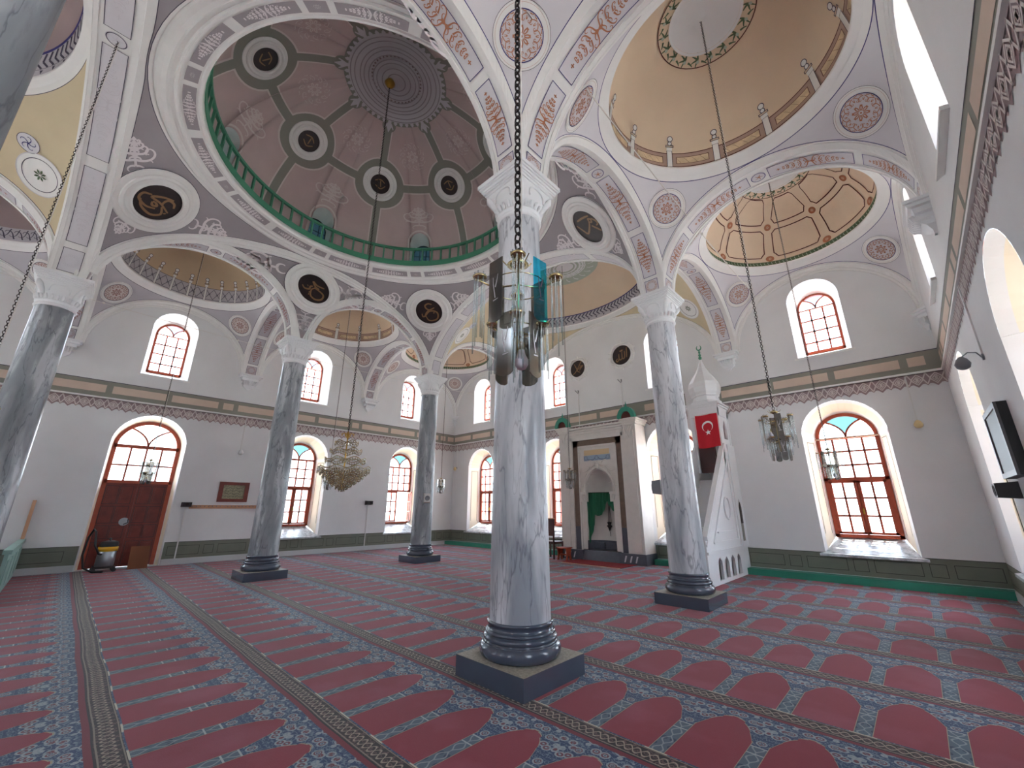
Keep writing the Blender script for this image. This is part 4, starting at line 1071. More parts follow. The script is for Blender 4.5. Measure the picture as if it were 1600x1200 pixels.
for y in (-CY, 0, CY):
    for x, nx in ((WL_, 1), (WR_, -1)):
        k_ += 1; corbel(x, y, nx, 0, SY, 0.27).build('trim_%d' % k_, kind='structure')
for x in (-CX, CX):
    for y, ny in ((YQ, -1), (YB, 1)):
        k_ += 1; corbel(x, y, 0, ny, (SX1 - SX0) / 2, 0.27).build('trim_%d' % k_, kind='structure')
r2_ = math.sqrt(.5)
for x, y, nx, ny in ((WL_, YQ, 1, -1), (WR_, YQ, -1, -1), (WL_, YB, 1, 1)):
    k_ += 1; corbel(x + nx * 0.02, y + ny * 0.02, nx * r2_, ny * r2_, 0.10, 0.16).build('trim_%d' % k_, kind='structure')
mb = MB('stucco')
for (y0, y1) in YS:
    for x, s_ in ((WL_, 1), (WR_, -1)):
        q = np.linspace(0, PI, 40); c, h = (y0 + y1) / 2, (y1 - y0) / 2
        mb.grid(np.array([[(x + s_ * d_, c + (h - g) * math.cos(t), ZS + (KS - g) * math.sin(t)) for t in q] for g, d_ in ((0, 0.0), (0, 0.05), (0.05, 0.05), (0.06, 0.02), (0.10, 0.02), (0.11, 0))]), 'stucco', smooth=False)
for (x0, x1, K) in ((WL_, -SX1, KS), (-SX0, SX0, KB), (SX1, WR_, KS)):
    q = np.linspace(0, PI, 40); c, h = (x0 + x1) / 2, (x1 - x0) / 2
    mb.grid(np.array([[(c + (h - g) * math.cos(t), YQ - d_, ZS + (K - g) * math.sin(t)) for t in q] for g, d_ in ((0, 0.0), (0, 0.05), (0.05, 0.05), (0.06, 0.02), (0.10, 0.02), (0.11, 0))]), 'stucco', smooth=False)
mb.build('trim_2', kind='structure')

# ------------------------------------------------------------------ columns
def superloft(mb, levels, n=48, mat_='capital'):
    rows = []
    for half, expo, z in levels:
        r = []
        for k in range(n):
            a = 2 * PI * (k + 0.5) / n; c, s_ = math.cos(a), math.sin(a); q = (abs(c) ** expo + abs(s_) ** expo) ** (-1 / expo); r.append((half * q * c, half * q * s_, z))
        rows.append(r)
    mb.grid(np.array(rows), mat_, True, True)
def column(marb, x, y, label):
    t = thing('marble_column', label, 'column', (x, y, 0), group='marble columns under the domes')
    mb = MB('base_paint'); mb.box((-0.43, -0.43, 0), (0.43, 0.43, 0.17), 'base_paint'); mb.box((-0.425, -0.425, 0.168), (0.425, 0.425, 0.1735), 'chipped'); mb.build('plinth', t)
    mb = MB('base_paint'); pr = [(0.36, 0.172)] + [(0.345 + 0.045 * math.cos(q), 0.235 + 0.062 * math.sin(q)) for q in np.linspace(-PI / 2, PI / 2, 9)] + [(0.350, 0.300), (0.348, 0.312)] + \
        [(0.333 + 0.022 * math.cos(q), 0.338 + 0.025 * math.sin(q)) for q in np.linspace(-PI / 2, PI / 2, 7)] + [(0.33, 0.366)] + [(0.318 + 0.020 * math.cos(q), 0.385 + 0.018 * math.sin(q)) for q in np.linspace(-PI / 2, PI / 2, 6)] + \
        [(0.312, 0.405), (0.308, 0.44), (0.318, 0.452), (0.322, 0.462), (0.318, 0.476), (0.29, 0.478)]
    mb.lathe(pr, n=56); mb.build('base', t)
    mb = MB(marb); mb.lathe([(0.298 - 0.042 * f ** 1.15, 0.47 + (5.0 - 0.47) * f) for f in np.linspace(0, 1, 14)], n=48); mb.build('shaft', t)
    mb = MB('capital')
    mb.lathe([(0.256, 4.96), (0.275, 4.965), (0.285, 4.985), (0.275, 5.005), (0.262, 5.01), (0.262, 5.035), (0.28, 5.045), (0.284, 5.06), (0.27, 5.075), (0.262, 5.08)], n=48)
    superloft(mb, [(0.262, 2, 5.075), (0.268, 2, 5.15), (0.275, 2.3, 5.20), (0.283, 3, 5.27), (0.295, 5, 5.34), (0.30, 12, 5.38), (0.30, 30, 5.41)])
    for k in range(24):                       # ring of upright leaves
        a = 2 * PI * k / 24; c, s_ = math.cos(a), math.sin(a)
        mb.tube([(0.262 * c, 0.262 * s_, 5.085), (0.285 * c, 0.285 * s_, 5.12), (0.297 * c, 0.297 * s_, 5.155), (0.285 * c, 0.285 * s_, 5.175)], [0.020, 0.026, 0.020, 0.006], 6)
    for k in range(4):
        a = PI / 4 + k * PI / 2; c, s_ = math.cos(a), math.sin(a)
        mb.tube([(0.27 * c, 0.27 * s_, 5.16), (0.31 * c, 0.31 * s_, 5.24), (0.38 * c, 0.38 * s_, 5.33), (0.41 * c, 0.41 * s_, 5.39)], [0.035, 0.045, 0.05, 0.02], 8)
        b = k * PI / 2; cb, sb = math.cos(b), math.sin(b)           # arched panel on each face
        arc = [(0.302 * cb - q * sb, 0.302 * sb + q * cb, z) for q, z in [(-0.13, 5.21)] + [(-0.13 * math.cos(u), 5.28 + 0.09 * math.sin(u)) for u in np.linspace(0, PI, 9)] + [(0.13, 5.21)]]
        mb.tube(arc, 0.012, 5)
    for h, z_0, z_1 in ((0.315, 5.41, 5.44), (0.335, 5.44, 5.465), (0.35, 5.465, 5.50), (0.37, 5.50, 5.525), (0.388, 5.525, 5.58)): mb.box((-h, -h, z_0), (h, h, z_1))
    mb.build('capital', t)
    return t
LB = {(1, 0): 'pale cracked marble column in the foreground centre, behind the nearest hanging glass lamp', (1, 1): 'pale veined marble column standing just left of the white pulpit, small box on its side',
      (-1, 0): 'grey veined marble column second from the left, in front of the small arched window beside the picture frame', (-1, 1): 'slimmest looking far marble column with a small loudspeaker on its shaft',
      (-1, -1): 'dark grey marble column at the left edge beside the green enclosure', (1, -1): 'close leaning streak of marble shaft cut off in the top left corner'}
for (sx, sy), lb in LB.items(): column('marble_light' if sx > 0 and sy >= 0 else 'marble_dark', sx * CX if sy or sx < 0 else 3.90, sy * CY, lb)

# ------------------------------------------------------------------ calligraphy roundels
S_MUH = [[(0.75, 0.75), (0.55, 0.9), (0.45, 0.7), (0.1, 0.2), (-0.1, -0.15)], [(-0.1, -0.15), (0.4, 0.1), (0.8, 0.25), (0.2, 0.3)], [(-0.5, 0.7), (-0.2, 0.1), (0.0, -0.35), (0.35, -0.55)], [(-0.1, -0.1), (-0.4, -0.45), (-0.75, -0.65)], [(0.75, 0.2), (0.45, -0.05), (0.25, -0.3)]]
S_ALL = [[(0.62, 0.72), (0.60, 0.1), (0.58, -0.4)], [(0.36, 0.4), (0.36, -0.2), (0.25, -0.45), (0.08, -0.4), (0.05, 0.0), (0.06, 0.35)], [(0.05, -0.35), (-0.08, -0.5), (-0.28, -0.45), (-0.32, 0.0), (-0.30, 0.2)], [(-0.3, -0.35), (-0.5, -0.65), (-0.66, -0.5), (-0.5, -0.3)], [(-0.2, 0.55), (-0.1, 0.42), (0.0, 0.55), (0.08, 0.42), (0.16, 0.6)]]
S_HUS = [[(0.7, 0.3), (0.2, 0.35), (-0.1, 0.55), (0.1, 0.2), (0.35, 0.12), (0.0, 0.1)], [(0.05, 0.1), (0.45, -0.05), (0.7, -0.25), (0.6, -0.6), (0.2, -0.75), (-0.15, -0.55), (-0.15, -0.1), (0.05, 0.08)], [(-0.1, 0.2), (-0.25, 0.1), (-0.3, -0.1), (-0.6, -0.15), (-0.78, 0.05)], [(-0.45, 0.1), (-0.40, 0.14)], [(-0.3, -0.32), (-0.24, -0.34)], [(-0.32, -0.5), (-0.26, -0.5)]]
S_OMR = [[(0.25, 0.62), (-0.05, 0.68), (-0.3, 0.5), (-0.2, 0.25), (0.05, 0.15), (0.45, 0.35)], [(0.0, 0.15), (-0.25, -0.15), (-0.35, -0.4), (-0.55, -0.45), (-0.6, -0.2)], [(-0.3, -0.35), (0.0, 0.0), (0.4, 0.05), (0.7, -0.15), (0.65, -0.6), (0.25, -0.8), (-0.1, -0.75), (-0.3, -0.4)], [(0.35, -0.08), (0.42, -0.14)]]
S_OSM = [[(0.35, 0.62), (0.0, 0.45), (-0.3, 0.2), (-0.4, 0.0), (0.1, 0.05), (0.75, -0.1)], [(0.7, 0.3), (0.5, 0.5), (0.2, 0.45), (0.15, 0.2), (0.25, 0.0)], [(-0.5, 0.1), (-0.8, -0.1), (-0.7, -0.45), (-0.2, -0.55), (0.2, -0.35)], [(0.3, -0.05), (0.6, -0.4), (0.3, -0.75), (-0.3, -0.7), (-0.65, -0.4)], [(-0.2, -0.15), (-0.05, -0.3), (0.12, -0.2), (-0.02, -0.1), (-0.2, -0.12)], [(0.65, -0.2), (0.72, -0.25)]]
S_ABU = [[(-0.55, 0.7), (-0.55, 0.2), (-0.48, -0.15), (0.2, -0.05), (0.35, 0.05)], [(-0.2, 0.75), (0.3, 0.5), (0.75, 0.2)], [(0.35, -0.05), (0.5, 0.15), (0.62, 0.0), (0.5, -0.12), (0.38, 0.0)], [(0.25, -0.2), (0.35, -0.6), (0.4, -0.85)], [(0.7, 0.0), (0.78, -0.3), (0.7, -0.5), (0.5, -0.45)]]
def roundel(loc, e1, e2, n, rd, rw, strokes, label, plaster_spray=False, name='calligraphy_roundel', group=None, thick=0.09):
    t = thing(name, label, 'calligraphy roundel', tuple(loc), group=group)
    e1, e2, n = [np.array(v, float) for v in (e1, e2, n)]
    def W(p, d_): return p[:, :1] * e1 + p[:, 1:2] * e2 + n * d_
    mb = MB('stucco'); N = 48; tt = np.linspace(0, 2 * PI, N, endpoint=False); cs = np.stack([np.cos(tt), np.sin(tt)], 1)
    k = rw - rd
    prof = [(rw, -0.05), (rw, thick * .3), (rw - k * .06, thick * .45), (rw - k * .35, thick * .45), (rw - k * .38, thick * .7), (rw - k * .5, thick * .9), (rw - k * .6, thick * .7), (rw - k * .64, thick * .55), (rw - k * .8, thick * .6), (rw - k * .9, thick * .85), (rd, thick * .7), (rd, thick * .15)]
    mb.grid(np.array([W(cs * r, d_) for r, d_ in prof]), 'stucco', True, False)
    mb.disc(lambda p: W(p, thick * .2), (0, 0), rw, rw + 0.012, 'line', 48) if rw > 0.5 else None
    if plaster_spray:
        for a in (PI / 2, PI / 2 + 1.2, PI / 2 - 1.2, -PI / 2, -PI / 2 + .7, -PI / 2 - .7, PI, 0):
            for P_, w_ in xf([curl(rw, 0, 1.3, 0.30, 1, 9, 0.05, 0.02, 8), curl(rw, 0, -1.3, 0.30, -1, -9, 0.05, 0.02, 8), curl(rw - .02, 0, 0.1, 0.16, 0, 2, 0.05, 0.02, 4)], rot=a):
                mb.tube([tuple(q) for q in W(P_, 0.01)], [max(.012, x * .75) for x in w_], 6, 'stucco')
    mb.build('moulded_ring', t)
    mb = MB('disc_black'); mb.disc(lambda p: W(p, thick * .2), (0, 0), 0, rd + .005, 'disc_black', 40, 2); o = mb.build('inscription_disc', t)
    if strokes:
        mb = MB('script_gold')
        for s_ in strokes:
            P_ = catmull(s_, 6) * rd * 0.92; nn = len(P_); wv = rd * (0.05 + 0.07 * np.sin(np.linspace(0.5, PI - 0.3, nn))); mb.stroke(lambda p: W(p, thick * .2 + 0.006), P_, wv, 'script_gold')
        mb.build('gilt_script', o)
    return t
TPW = (0, 0, 1)
for sx in (-1, 1):
    lb = 'wide white roundel with dark inscription between the two small arches on the left' if sx < 0 else 'white roundel with dark inscription above the foreground column, facing away'
    if sx < 0: roundel((-SX0, 0.10, 7.10), (0, 1, 0), TPW, (1, 0, 0), 0.41, 0.72, S_HUS, lb)
PEND = {(-1, -1): (S_OSM, 'large white roundel with looping gold script at far left under the railing'), (-1, 1): (S_OMR, 'white roundel with gold script above the far slim column'),
        (1, 1): (S_ABU, 'oval looking white roundel with angular gold script just right of the foreground column')}
for (sx, sy), (st, lb) in PEND.items():
    P_, e1, e2, n = B0.tangent(sx * 0.80, sy * 0.84); roundel(P_ + n * 0.05, e1, e2, n, 0.41, 0.72, st, lb)
roundel((-1.05, YQ, 6.33), (1, 0, 0), TPW, (0, -1, 0), 0.31, 0.36, S_MUH, 'dark gold-lettered disc on the prayer-niche wall, lower left of the pair', True, thick=0.05)
roundel((0.72, YQ, 6.40), (1, 0, 0), TPW, (0, -1, 0), 0.34, 0.39, S_ALL, 'dark gold-lettered disc on the prayer-niche wall, right one with upright strokes', True, thick=0.05)
for k in range(8):
    a = (k + 0.5) * PI / 4
    P_ = np.array(domep(a, ER, 0.99)); n = -np.array([math.cos(a) * math.cos(ER) / DA, math.sin(a) * math.cos(ER) / DA, math.sin(ER) / DR]); n /= np.linalg.norm(n)
    e1 = np.cross([0, 0, 1], n); e1 /= np.linalg.norm(e1); e2 = np.cross(n, e1)
    roundel(P_, e1, e2, n, 0.26, 0.46, [[(-0.6, 0.3), (0, 0.5), (0.5, 0.2)], [(-0.5, -0.2), (0.1, -0.5), (0.6, -0.1)], [(0, 0.4), (0.1, -0.3)]], 'small dark disc in a white ring on the ribs of the great pink dome', group='dark discs round the great dome', thick=0.06)

# ------------------------------------------------------------------ chains and lamps
def chain(mb, z0_, z1_, link=0.05, r=0.0045, m='iron'):
    z = z0_; k = 0
    while z < z1_:
        hw = link * 0.30; pts = []
        for q in range(10):
            a = 2 * PI * q / 10; x = hw * math.cos(a); zz = z + link * 0.5 + (link * 0.5) * math.sin(a) * (1.0)
            pts.append((x, 0, zz) if k % 2 == 0 else (0, x, zz))
        mb.tube(pts, r, 4, m, closed=True); z += link * 0.80; k += 1
def glass_lamp(x, y, ztop, label, zb=1.98, rot=0.0):
    t = thing('glass_rod_lamp', label, 'hanging lamp', (x, y, zb), rot, 'glass rod lamps hanging on long chains')
    mb = MB('iron'); chain(mb, 0.60, ztop - zb, *((0.055, 0.0055) if x > 5.5 and y < 0 else (0.04, 0.0035))); mb.build('chain', t)
    mb = MB('cable'); mb.tube([(0.014, 0.01, 0.58), (0.02, 0.01, (ztop - zb) * .5), (0.012, 0.01, ztop - zb)], 0.004, 5, 'cable'); mb.build('power_cord', t)
    mb = MB('lamp_gold')
    mb.lathe([(0.006, 0.60), (0.03, 0.585), (0.05, 0.57), (0.03, 0.562), (0.008, 0.55)], n=14); mb.tube([(0, 0, 0.12), (0, 0, 0.58)], 0.008, 8)
    for k in range(5): a = 2 * PI * k / 5; mb.tube([(0.02 * math.cos(a), 0.02 * math.sin(a), 0.57), (0.05 * math.cos(a), 0.05 * math.sin(a), 0.575), (0.07 * math.cos(a), 0.07 * math.sin(a), 0.60)], 0.003, 4)
    spots = []
    for k in range(4): spots.append((0.17, PI / 4 + k * PI / 2, 0.50, 0.36))
    for k in range(4): spots.append((0.105, k * PI / 2 + 0.75, 0.27, 0.24))
    for (r, a, zt, L) in spots:
        px, py = r * math.cos(a), r * math.sin(a)
        mb.tube([(0, 0, zt - 0.03), (px * .6, py * .6, zt - 0.045), (px, py, zt - 0.01)], 0.004, 5)
        mb.lathe([(0.0, zt), (0.03, zt + 0.002), (0.033, zt + 0.01), (0.026, zt + 0.016), (0, zt + 0.016)], c=(px, py, 0), n=14)
    for r, z in ((0.12, 0.46), (0.08, 0.25)): mb.tube([(r * math.cos(q), r * math.sin(q), z) for q in np.linspace(0, 2 * PI, 20, endpoint=False)], 0.003, 4, closed=True)
    mb.build('brass_frame', t)
    for i, (r, a, zt, L) in enumerate(spots):
        mb = MB('crystal'); px, py = r * math.cos(a), r * math.sin(a)
        for q in range(6):
            b = 2 * PI * q / 6; L2 = L * (0.75 + 0.25 * ((q * 7 + i * 3) % 5) / 4); mb.tube([(px + 0.023 * math.cos(b), py + 0.023 * math.sin(b), zt + 0.03), (px + 0.023 * math.cos(b), py + 0.023 * math.sin(b), zt - L2)], 0.0034, 6)
        mb.build('glass_rods', t)
    for i in range(8):
        up_ = i < 4; a = (i % 4) * PI / 2 + (0 if up_ else 0.14); r = 0.13 if up_ else 0.085; zt = 0.535 if up_ else 0.30; L = 0.27 if up_ else 0.26; w_ = 0.040 if x > 5.5 and y < 0 else 0.030
        c, s_ = math.cos(a), math.sin(a); V = []
        mm = 'mirror_window_blue' if i == 0 and x > 5.5 and y < 0 else 'mirror_glass'
        mb = MB(mm); out = [(-w_, zt), (w_, zt), (w_, zt - L)] + [(w_ * math.cos(u), zt - L - 0.02 * math.sin(u)) for u in np.linspace(0.3, PI - 0.3, 5)] + [(-w_, zt - L)]
        mb.prism(out, lambda u, v, d_: (c * (r + d_) - s_ * u, s_ * (r + d_) + c * u, v), 0, 0.004, mm); po = mb.build('engraved_panel', t)
        mb = MB('faint')
        for P_, w2 in [curl(0, -0.06, 1.7, 0.10, 2, -8, .004, .002, 6), curl(0, -0.01, 1.2, 0.06, 2, 8, .005, .002, 5), curl(-.012, -0.07, 0.1, 0.03, 0, 3, .004, .002, 4)]:
            mb.stroke(lambda p: np.stack([c * (r + 0.005) - s_ * p[:, 0], s_ * (r + 0.005) + c * p[:, 0], zt - L * .45 + p[:, 1]], 1), P_, w2 * 1.4, 'line' if mm == 'mirror_window_blue' else 'faint')
        mb.build('engraving', po)
    for bx, by, bz in ((0.03, -0.01, 0.06), (-0.06, 0.05, 0.27)):
        mb = MB('bulb'); mb.lathe([(0.0, 0.0), (0.018, 0.004), (0.028, 0.022), (0.028, 0.045), (0.016, 0.07), (0.014, 0.085)], c=(bx, by, bz), n=16); mb.lathe([(0.012, 0.083), (0.013, 0.12), (0.0, 0.13)], c=(bx, by, bz), n=12, mat='lamp_gold'); mb.build('bulb', t)
    return t
CT = ZS + 1.86 + 0.14 + 1.42 - 0.03
glass_lamp(5.82, -2.10, CT - 0.02, 'large close glass rod lamp with one panel tinted cyan for reflected window blue, in front of the foreground column', rot=-0.03)
glass_lamp(5.93, 2.10, CT, 'glass rod lamp hanging left of the big right window, against bare wall', rot=0.4)
glass_lamp(5.90, 6.30, CT, 'glass rod lamp silhouetted against the panes of the big right window', rot=1.0)
glass_lamp(-6.02, -2.10, CT, 'glass rod lamp seen against the entrance door fanlight', rot=0.2)
glass_lamp(-6.02, 2.12, CT, 'glass rod lamp just below and left of the tiered chandelier', rot=0.9)
glass_lamp(-6.00, 6.36, CT, 'glass rod lamp right of the far slim column, near the room corner', rot=0.5)
glass_lamp(0.0, 6.32, ZS + 2.27 + 0.14 + 1.15 - 0.03, 'glass rod lamp hanging in front of the left side of the prayer niche', rot=0.3)
# chain from the transverse arch at far left
glass_lamp(0.0, -4.15, ZS + KB - 0.02, 'glass rod lamp on the chain from the far left arch', rot=0.3)

# great chandelier
t = thing('tiered_chandelier', 'tiered gold and crystal chandelier hanging beneath the great dome', 'chandelier', (-0.12, -0.10, 1.76))
mb = MB('iron'); chain(mb, 1.02, ZD + DR - 1.76 - 0.25, 0.05, 0.005); mb.build('chain', t)
mb = MB('gold'); mb.lathe([(0, ZD + DR - 1.76 - 0.05), (0.09, ZD + DR - 1.76 - 0.08), (0.12, ZD + DR - 1.76 - 0.16), (0.05, ZD + DR - 1.76 - 0.26), (0, ZD + DR - 1.76 - 0.28)], n=20)
mb.build('ceiling_rose', t); mb = MB('gold'); mb.tube([(0, 0, 0.02), (0, 0, 1.02)], 0.012, 8)
for a in np.linspace(0, 2 * PI, 9)[:-1]: mb.tube([(0.01 * math.cos(a), .01 * math.sin(a), 0.90), (0.06 * math.cos(a), 0.06 * math.sin(a), 0.99), (0.11 * math.cos(a), .11 * math.sin(a), 0.97), (0.10 * math.cos(a), .10 * math.sin(a), 0.94)], 0.006, 5)
mb.build('gilt_stem', t)
def tier(R, z, hgt, lobes, n, gold=True):
    mb = MB('lamp_gold')
    ang = np.linspace(0, 2 * PI, 96, endpoint=False)
    rr = R * (1 + 0.05 * np.sin(lobes * ang)); zz = z + 0.022 * np.sin(lobes * ang + 1.2)
    for k, (dz, m) in enumerate(((0, 'lamp_gold'), (-hgt * 0.55, 'lamp_gold'))):
        P_ = [[((r_ + dr) * math.cos(a), (r_ + dr) * math.sin(a), q + dz + d2) for a, r_, q in zip(ang, rr, zz)] for dr, d2 in ((0, 0.008), (0.006, 0), (0, -0.008), (-0.006, 0))]
        mb.grid(np.array(P_), m, True, True, True)
    for j in range(n):                        # faceted drops
        a = 2 * PI * (j + 0.5) / n; r_ = R * (1 + 0.05 * math.sin(lobes * a)); q = z + 0.022 * math.sin(lobes * a + 1.2)
        c, s_ = math.cos(a), math.sin(a); w_ = 0.35 * 2 * PI * R / n
        V = [(r_ * c, r_ * s_, q - 0.004), (r_ * c - w_ * s_, r_ * s_ + w_ * c, q - hgt * .35), ((r_ + w_ * .7) * c, (r_ + w_ * .7) * s_, q - hgt * .35), (r_ * c + w_ * s_, r_ * s_ - w_ * c, q - hgt * .35), ((r_ - w_ * .7) * c, (r_ - w_ * .7) * s_, q - hgt * .35), (r_ * c, r_ * s_, q - hgt)]
        mb.add(V, [(0, 1, 2), (0, 2, 3), (0, 3, 4), (0, 4, 1), (5, 2, 1), (5, 3, 2), (5, 4, 3), (5, 1, 4)], 'amber_crystal', False)
    for a in np.linspace(0, 2 * PI, 6, endpoint=False): mb.tube([(0, 0, z), (R * math.cos(a), R * math.sin(a), z)], 0.004, 4, 'lamp_gold')
    return mb.build('crystal_tier', t)
for R, z, h_, lb_, n in ((0.19, 0.83, 0.07, 5, 30), (0.25, 0.69, 0.07, 6, 40), (0.325, 0.535, 0.08, 7, 50), (0.41, 0.385, 0.10, 8, 64), (0.37, 0.325, 0.07, 8, 56), (0.32, 0.27, 0.07, 8, 50), (0.27, 0.22, 0.06, 7, 44), (0.215, 0.17, 0.06, 6, 36), (0.16, 0.125, 0.06, 5, 26), (0.10, 0.08, 0.05, 5, 18), (0.045, 0.04, 0.04, 4, 8)):
    tier(R, z, h_, lb_, n)

# cables strung between the arches
def cable(label, a, b, sag, r=0.009, knots=6):
    mb = MB('cable'); a, b = np.array(a, float), np.array(b, float)
    mb.tube([tuple(a + (b - a) * f - np.array([0, 0, sag * 4 * f * (1 - f)])) for f in np.linspace(0, 1, 24)], r, 5)
    for f in np.linspace(0.1, 0.9, knots):
        p = a + (b - a) * f - np.array([0, 0, sag * 4 * f * (1 - f)]); mb.box(tuple(p - .018), tuple(p + [.018, .018, .018]))
    tag(mb.build('ceiling_cable'), label, 'cable')
cable('thin white cable running diagonally across the right hand vaults', (4.70, -0.72, 7.18), (4.85, YQ - 0.02, 7.0), 0.15)
cable('thin white cable strung low behind the left columns', (-5.2, -7.9, 6.1), (-5.6, YQ - .05, 6.1), 0.35, 0.006)

# ------------------------------------------------------------------ mihrab
MX = -0.10
t = thing('mihrab', 'white prayer niche with brown inner border and green half round tops', 'mihrab', (MX, YQ - 0.04, 0))
YF = -0.62                                   # front face, local y
mb = MB('mihrab_white')
for s_ in (-1, 1):                           # side pilasters
    x0, x1 = sorted((s_ * 0.98, s_ * 1.40))
    mb.box((x0, YF, 0.28), (x1, 0, 3.92)); mb.box((x0 + 0.07, YF - 0.03, 0.32), (x1 - 0.07, YF, 3.72))
    for k in range(3): mb.box((x0 - 0.02 - 0.0, YF - 0.04 - 0.03 * k, 3.90 + 0.06 * k), (x1 + (0.04 + 0.03 * k), 0, 3.96 + 0.06 * k)) if s_ > 0 else mb.box((x0 - (0.04 + 0.03 * k), YF - 0.04 - 0.03 * k, 3.90 + 0.06 * k), (x1 + 0.02, 0, 3.96 + 0.06 * k))
    for q in range(4):
        mb.tube([((x0 + x1) / 2 + (q - 1.5) * .07, YF - 0.05, 3.86), ((x0 + x1) / 2 + (q - 1.5) * .05, YF - 0.09, 3.74), ((x0 + x1) / 2 + (q - 1.5) * .03, YF - 0.05, 3.56 - 0.05 * (q % 2))], [0.035, 0.03, 0.008], 6)
mb.box((-1.0, YF + 0.02, 3.66), (1.0, 0, 4.0))
for k in range(4): mb.box((-1.0, YF - 0.02 * k, 3.72 + 0.08 * k), (1.0, 0, 3.77 + 0.08 * k))
for s_ in (-1, 1): mb.box(*[tuple(v) for v in ((min(s_ * .90, s_ * .98), YF + 0.0, 0.28), (max(s_ * .90, s_ * .98), YF + 0.08, 3.68))])
mb.box((-0.98, YF + 0.0, 3.60), (0.98, YF + 0.08, 3.68))
mb.build('surround', t)
mb = MB('mihrab_brown')
for s_ in (-1, 1):
    x0, x1 = sorted((s_ * 0.70, s_ * 0.90)); mb.box((x0, YF + 0.06, 0.95), (x1, YF + 0.12, 3.60)); mb.box((x0, YF + 0.06, 0.28), (x1, YF + 0.12, 0.95), 'mihrab_slate')
mb.box((-0.90, YF + 0.06, 3.40), (0.90, YF + 0.12, 3.60)); mb.build('brown_border', t)
# inner field with the pointed niche opening
mb = MB('mihrab_white'); hw, zs_, za = 0.50, 1.98, 2.66
def nz(x): q = abs(x) / hw; return zs_ + (za - zs_) * (math.sqrt(max(0, 1 - q * q)) * 0.85 + 0.15 * (1 - q)) if q < 1 else 0
xs = [-0.66, -hw] + list(np.linspace(-hw, hw, 25)) + [hw, 0.66]; tops = [0.3, 0.3] + [nz(x) for x in np.linspace(-hw, hw, 25)] + [0.3, 0.3]
yf = YF + 0.09
for i in range(len(xs) - 1): mb.add([(xs[i], yf, tops[i]), (xs[i + 1], yf, tops[i + 1]), (xs[i + 1], yf, 3.40), (xs[i], yf, 3.40)], [(0, 1, 2, 3)], 'mihrab_white', False)
for s_ in (-1, 1): mb.box((min(s_ * .655, s_ * .70), yf - 0.05, 0.28), (max(s_ * .655, s_ * .70), yf + 0.02, 3.40))
mb.box((-0.70, yf - 0.05, 3.36), (0.70, yf + 0.02, 3.42))
mb.tube([(x * 1.06, yf - 0.01, z + (0.05 if abs(x) < .49 else 0)) for x, z in zip(xs[2:-2], [max(1.95, q) for q in tops[2:-2]])], 0.035, 6)
fnm = plane_map((0, yf - 0.012, 0), (1, 0, 0), (0, 0, 1))
for s_ in (1, -1):
    for P_, w_ in xf([curl(0.08, 2.80, -0.2, 0.5, -2, -16, .05, .02, 14), curl(0.28, 2.74, -0.9, 0.4, 1, 14, .045, .02, 12), curl(0.42, 2.55, -1.1, 0.4, -1, -14, .045, .015, 12), curl(0.50, 2.35, -1.4, 0.3, 1, 14, .04, .015, 10), curl(0.12, 2.84, 0.9, 0.25, -2, -14, .04, .02, 10)], fx=s_):
        mb.tube([tuple(q) for q in fnm(P_)], [max(.008, x * .5) for x in w_], 5)
mb.tube([(0, yf - 0.02, 2.68), (0, yf - .03, 2.78), (0, yf - .02, 2.90)], [0.05, 0.06, 0.01], 6)
for s_ in (-1, 1):
    x0, x1 = sorted((s_ * 0.40, s_ * 0.66)); mb.box((x0, yf - 0.09, 1.90), (x1, yf, 1.97)); mb.box((x0 + 0.03 * (s_ < 0) * 0, yf - 0.06, 1.68), (x1, yf, 1.90))
    mb.tube([((x0 + x1) / 2, yf - 0.06, 1.89), ((x0 + x1) / 2, yf - 0.08, 1.78), ((x0 + x1) / 2, yf - 0.03, 1.66)], [.05, .045, .01], 8)
mb.build('inner_field', t)
mb = MB('mihrab_blue'); mb.box((-0.50, yf - 0.008, 2.93), (0.46, yf - 0.001, 3.10)); mb.rect(plane_map((0, yf - .01, 0), (1, 0, 0), (0, 0, 1)), -0.48, 3.105, 0.44, 3.27, 'sand')
for cx_ in (-0.42, -0.02, 0.38):
    paint(mb, plane_map((cx_, yf - .012, 3.015), (1, 0, 0), (0, 0, 1)), xf(T_ROS[16:], s=.075), 'line')
mb.stroke(plane_map((0, yf - .012, 0), (1, 0, 0), (0, 0, 1)), catmull([(-.36, 2.98), (-.25, 2.955), (-.12, 2.97), (-.08, 3.02)]), .014, 'line'); mb.stroke(plane_map((0, yf - .012, 0), (1, 0, 0), (0, 0, 1)), catmull([(.04, 3.02), (.1, 2.97), (.25, 2.955), (.32, 2.99)]), .014, 'line')
mb.build('painted_panel', t)
mb = MB('mihrab_white')                      # concave niche
n = 7; aa = np.linspace(PI, 0, n * 2 + 1)
def ncol(x_, z): return (x_[0], yf + x_[1], z)
ring_ = [(hw * math.cos(a), 0.42 * math.sin(a)) for a in aa]
rows = [[ncol(q, z) for q in ring_] for z in (0.28, 0.55)]; mb.grid(np.array(rows), 'mihrab_slate', smooth=False)
rows = [[ncol(q, z) for q in ring_] for z in (0.55, 1.2, 1.98)] + [[(q[0] * math.cos(f), yf + q[1] * math.cos(f), 1.98 + 0.66 * math.sin(f)) for q in ring_] for f in np.linspace(0.15, PI / 2, 8)]
mb.grid(np.array(rows), 'mihrab_white', smooth=True)
mb.add([(-.7, YF, .0), (.7, YF, .0), (.7, yf + .45, .0), (-.7, yf + .45, .0), (-.7, YF + .1, .28), (.7, YF + .1, .28), (.7, yf + .45, .28), (-.7, yf + .45, .28)], [(4, 5, 6, 7), (0, 1, 5, 4)], 'mihrab_slate', False)
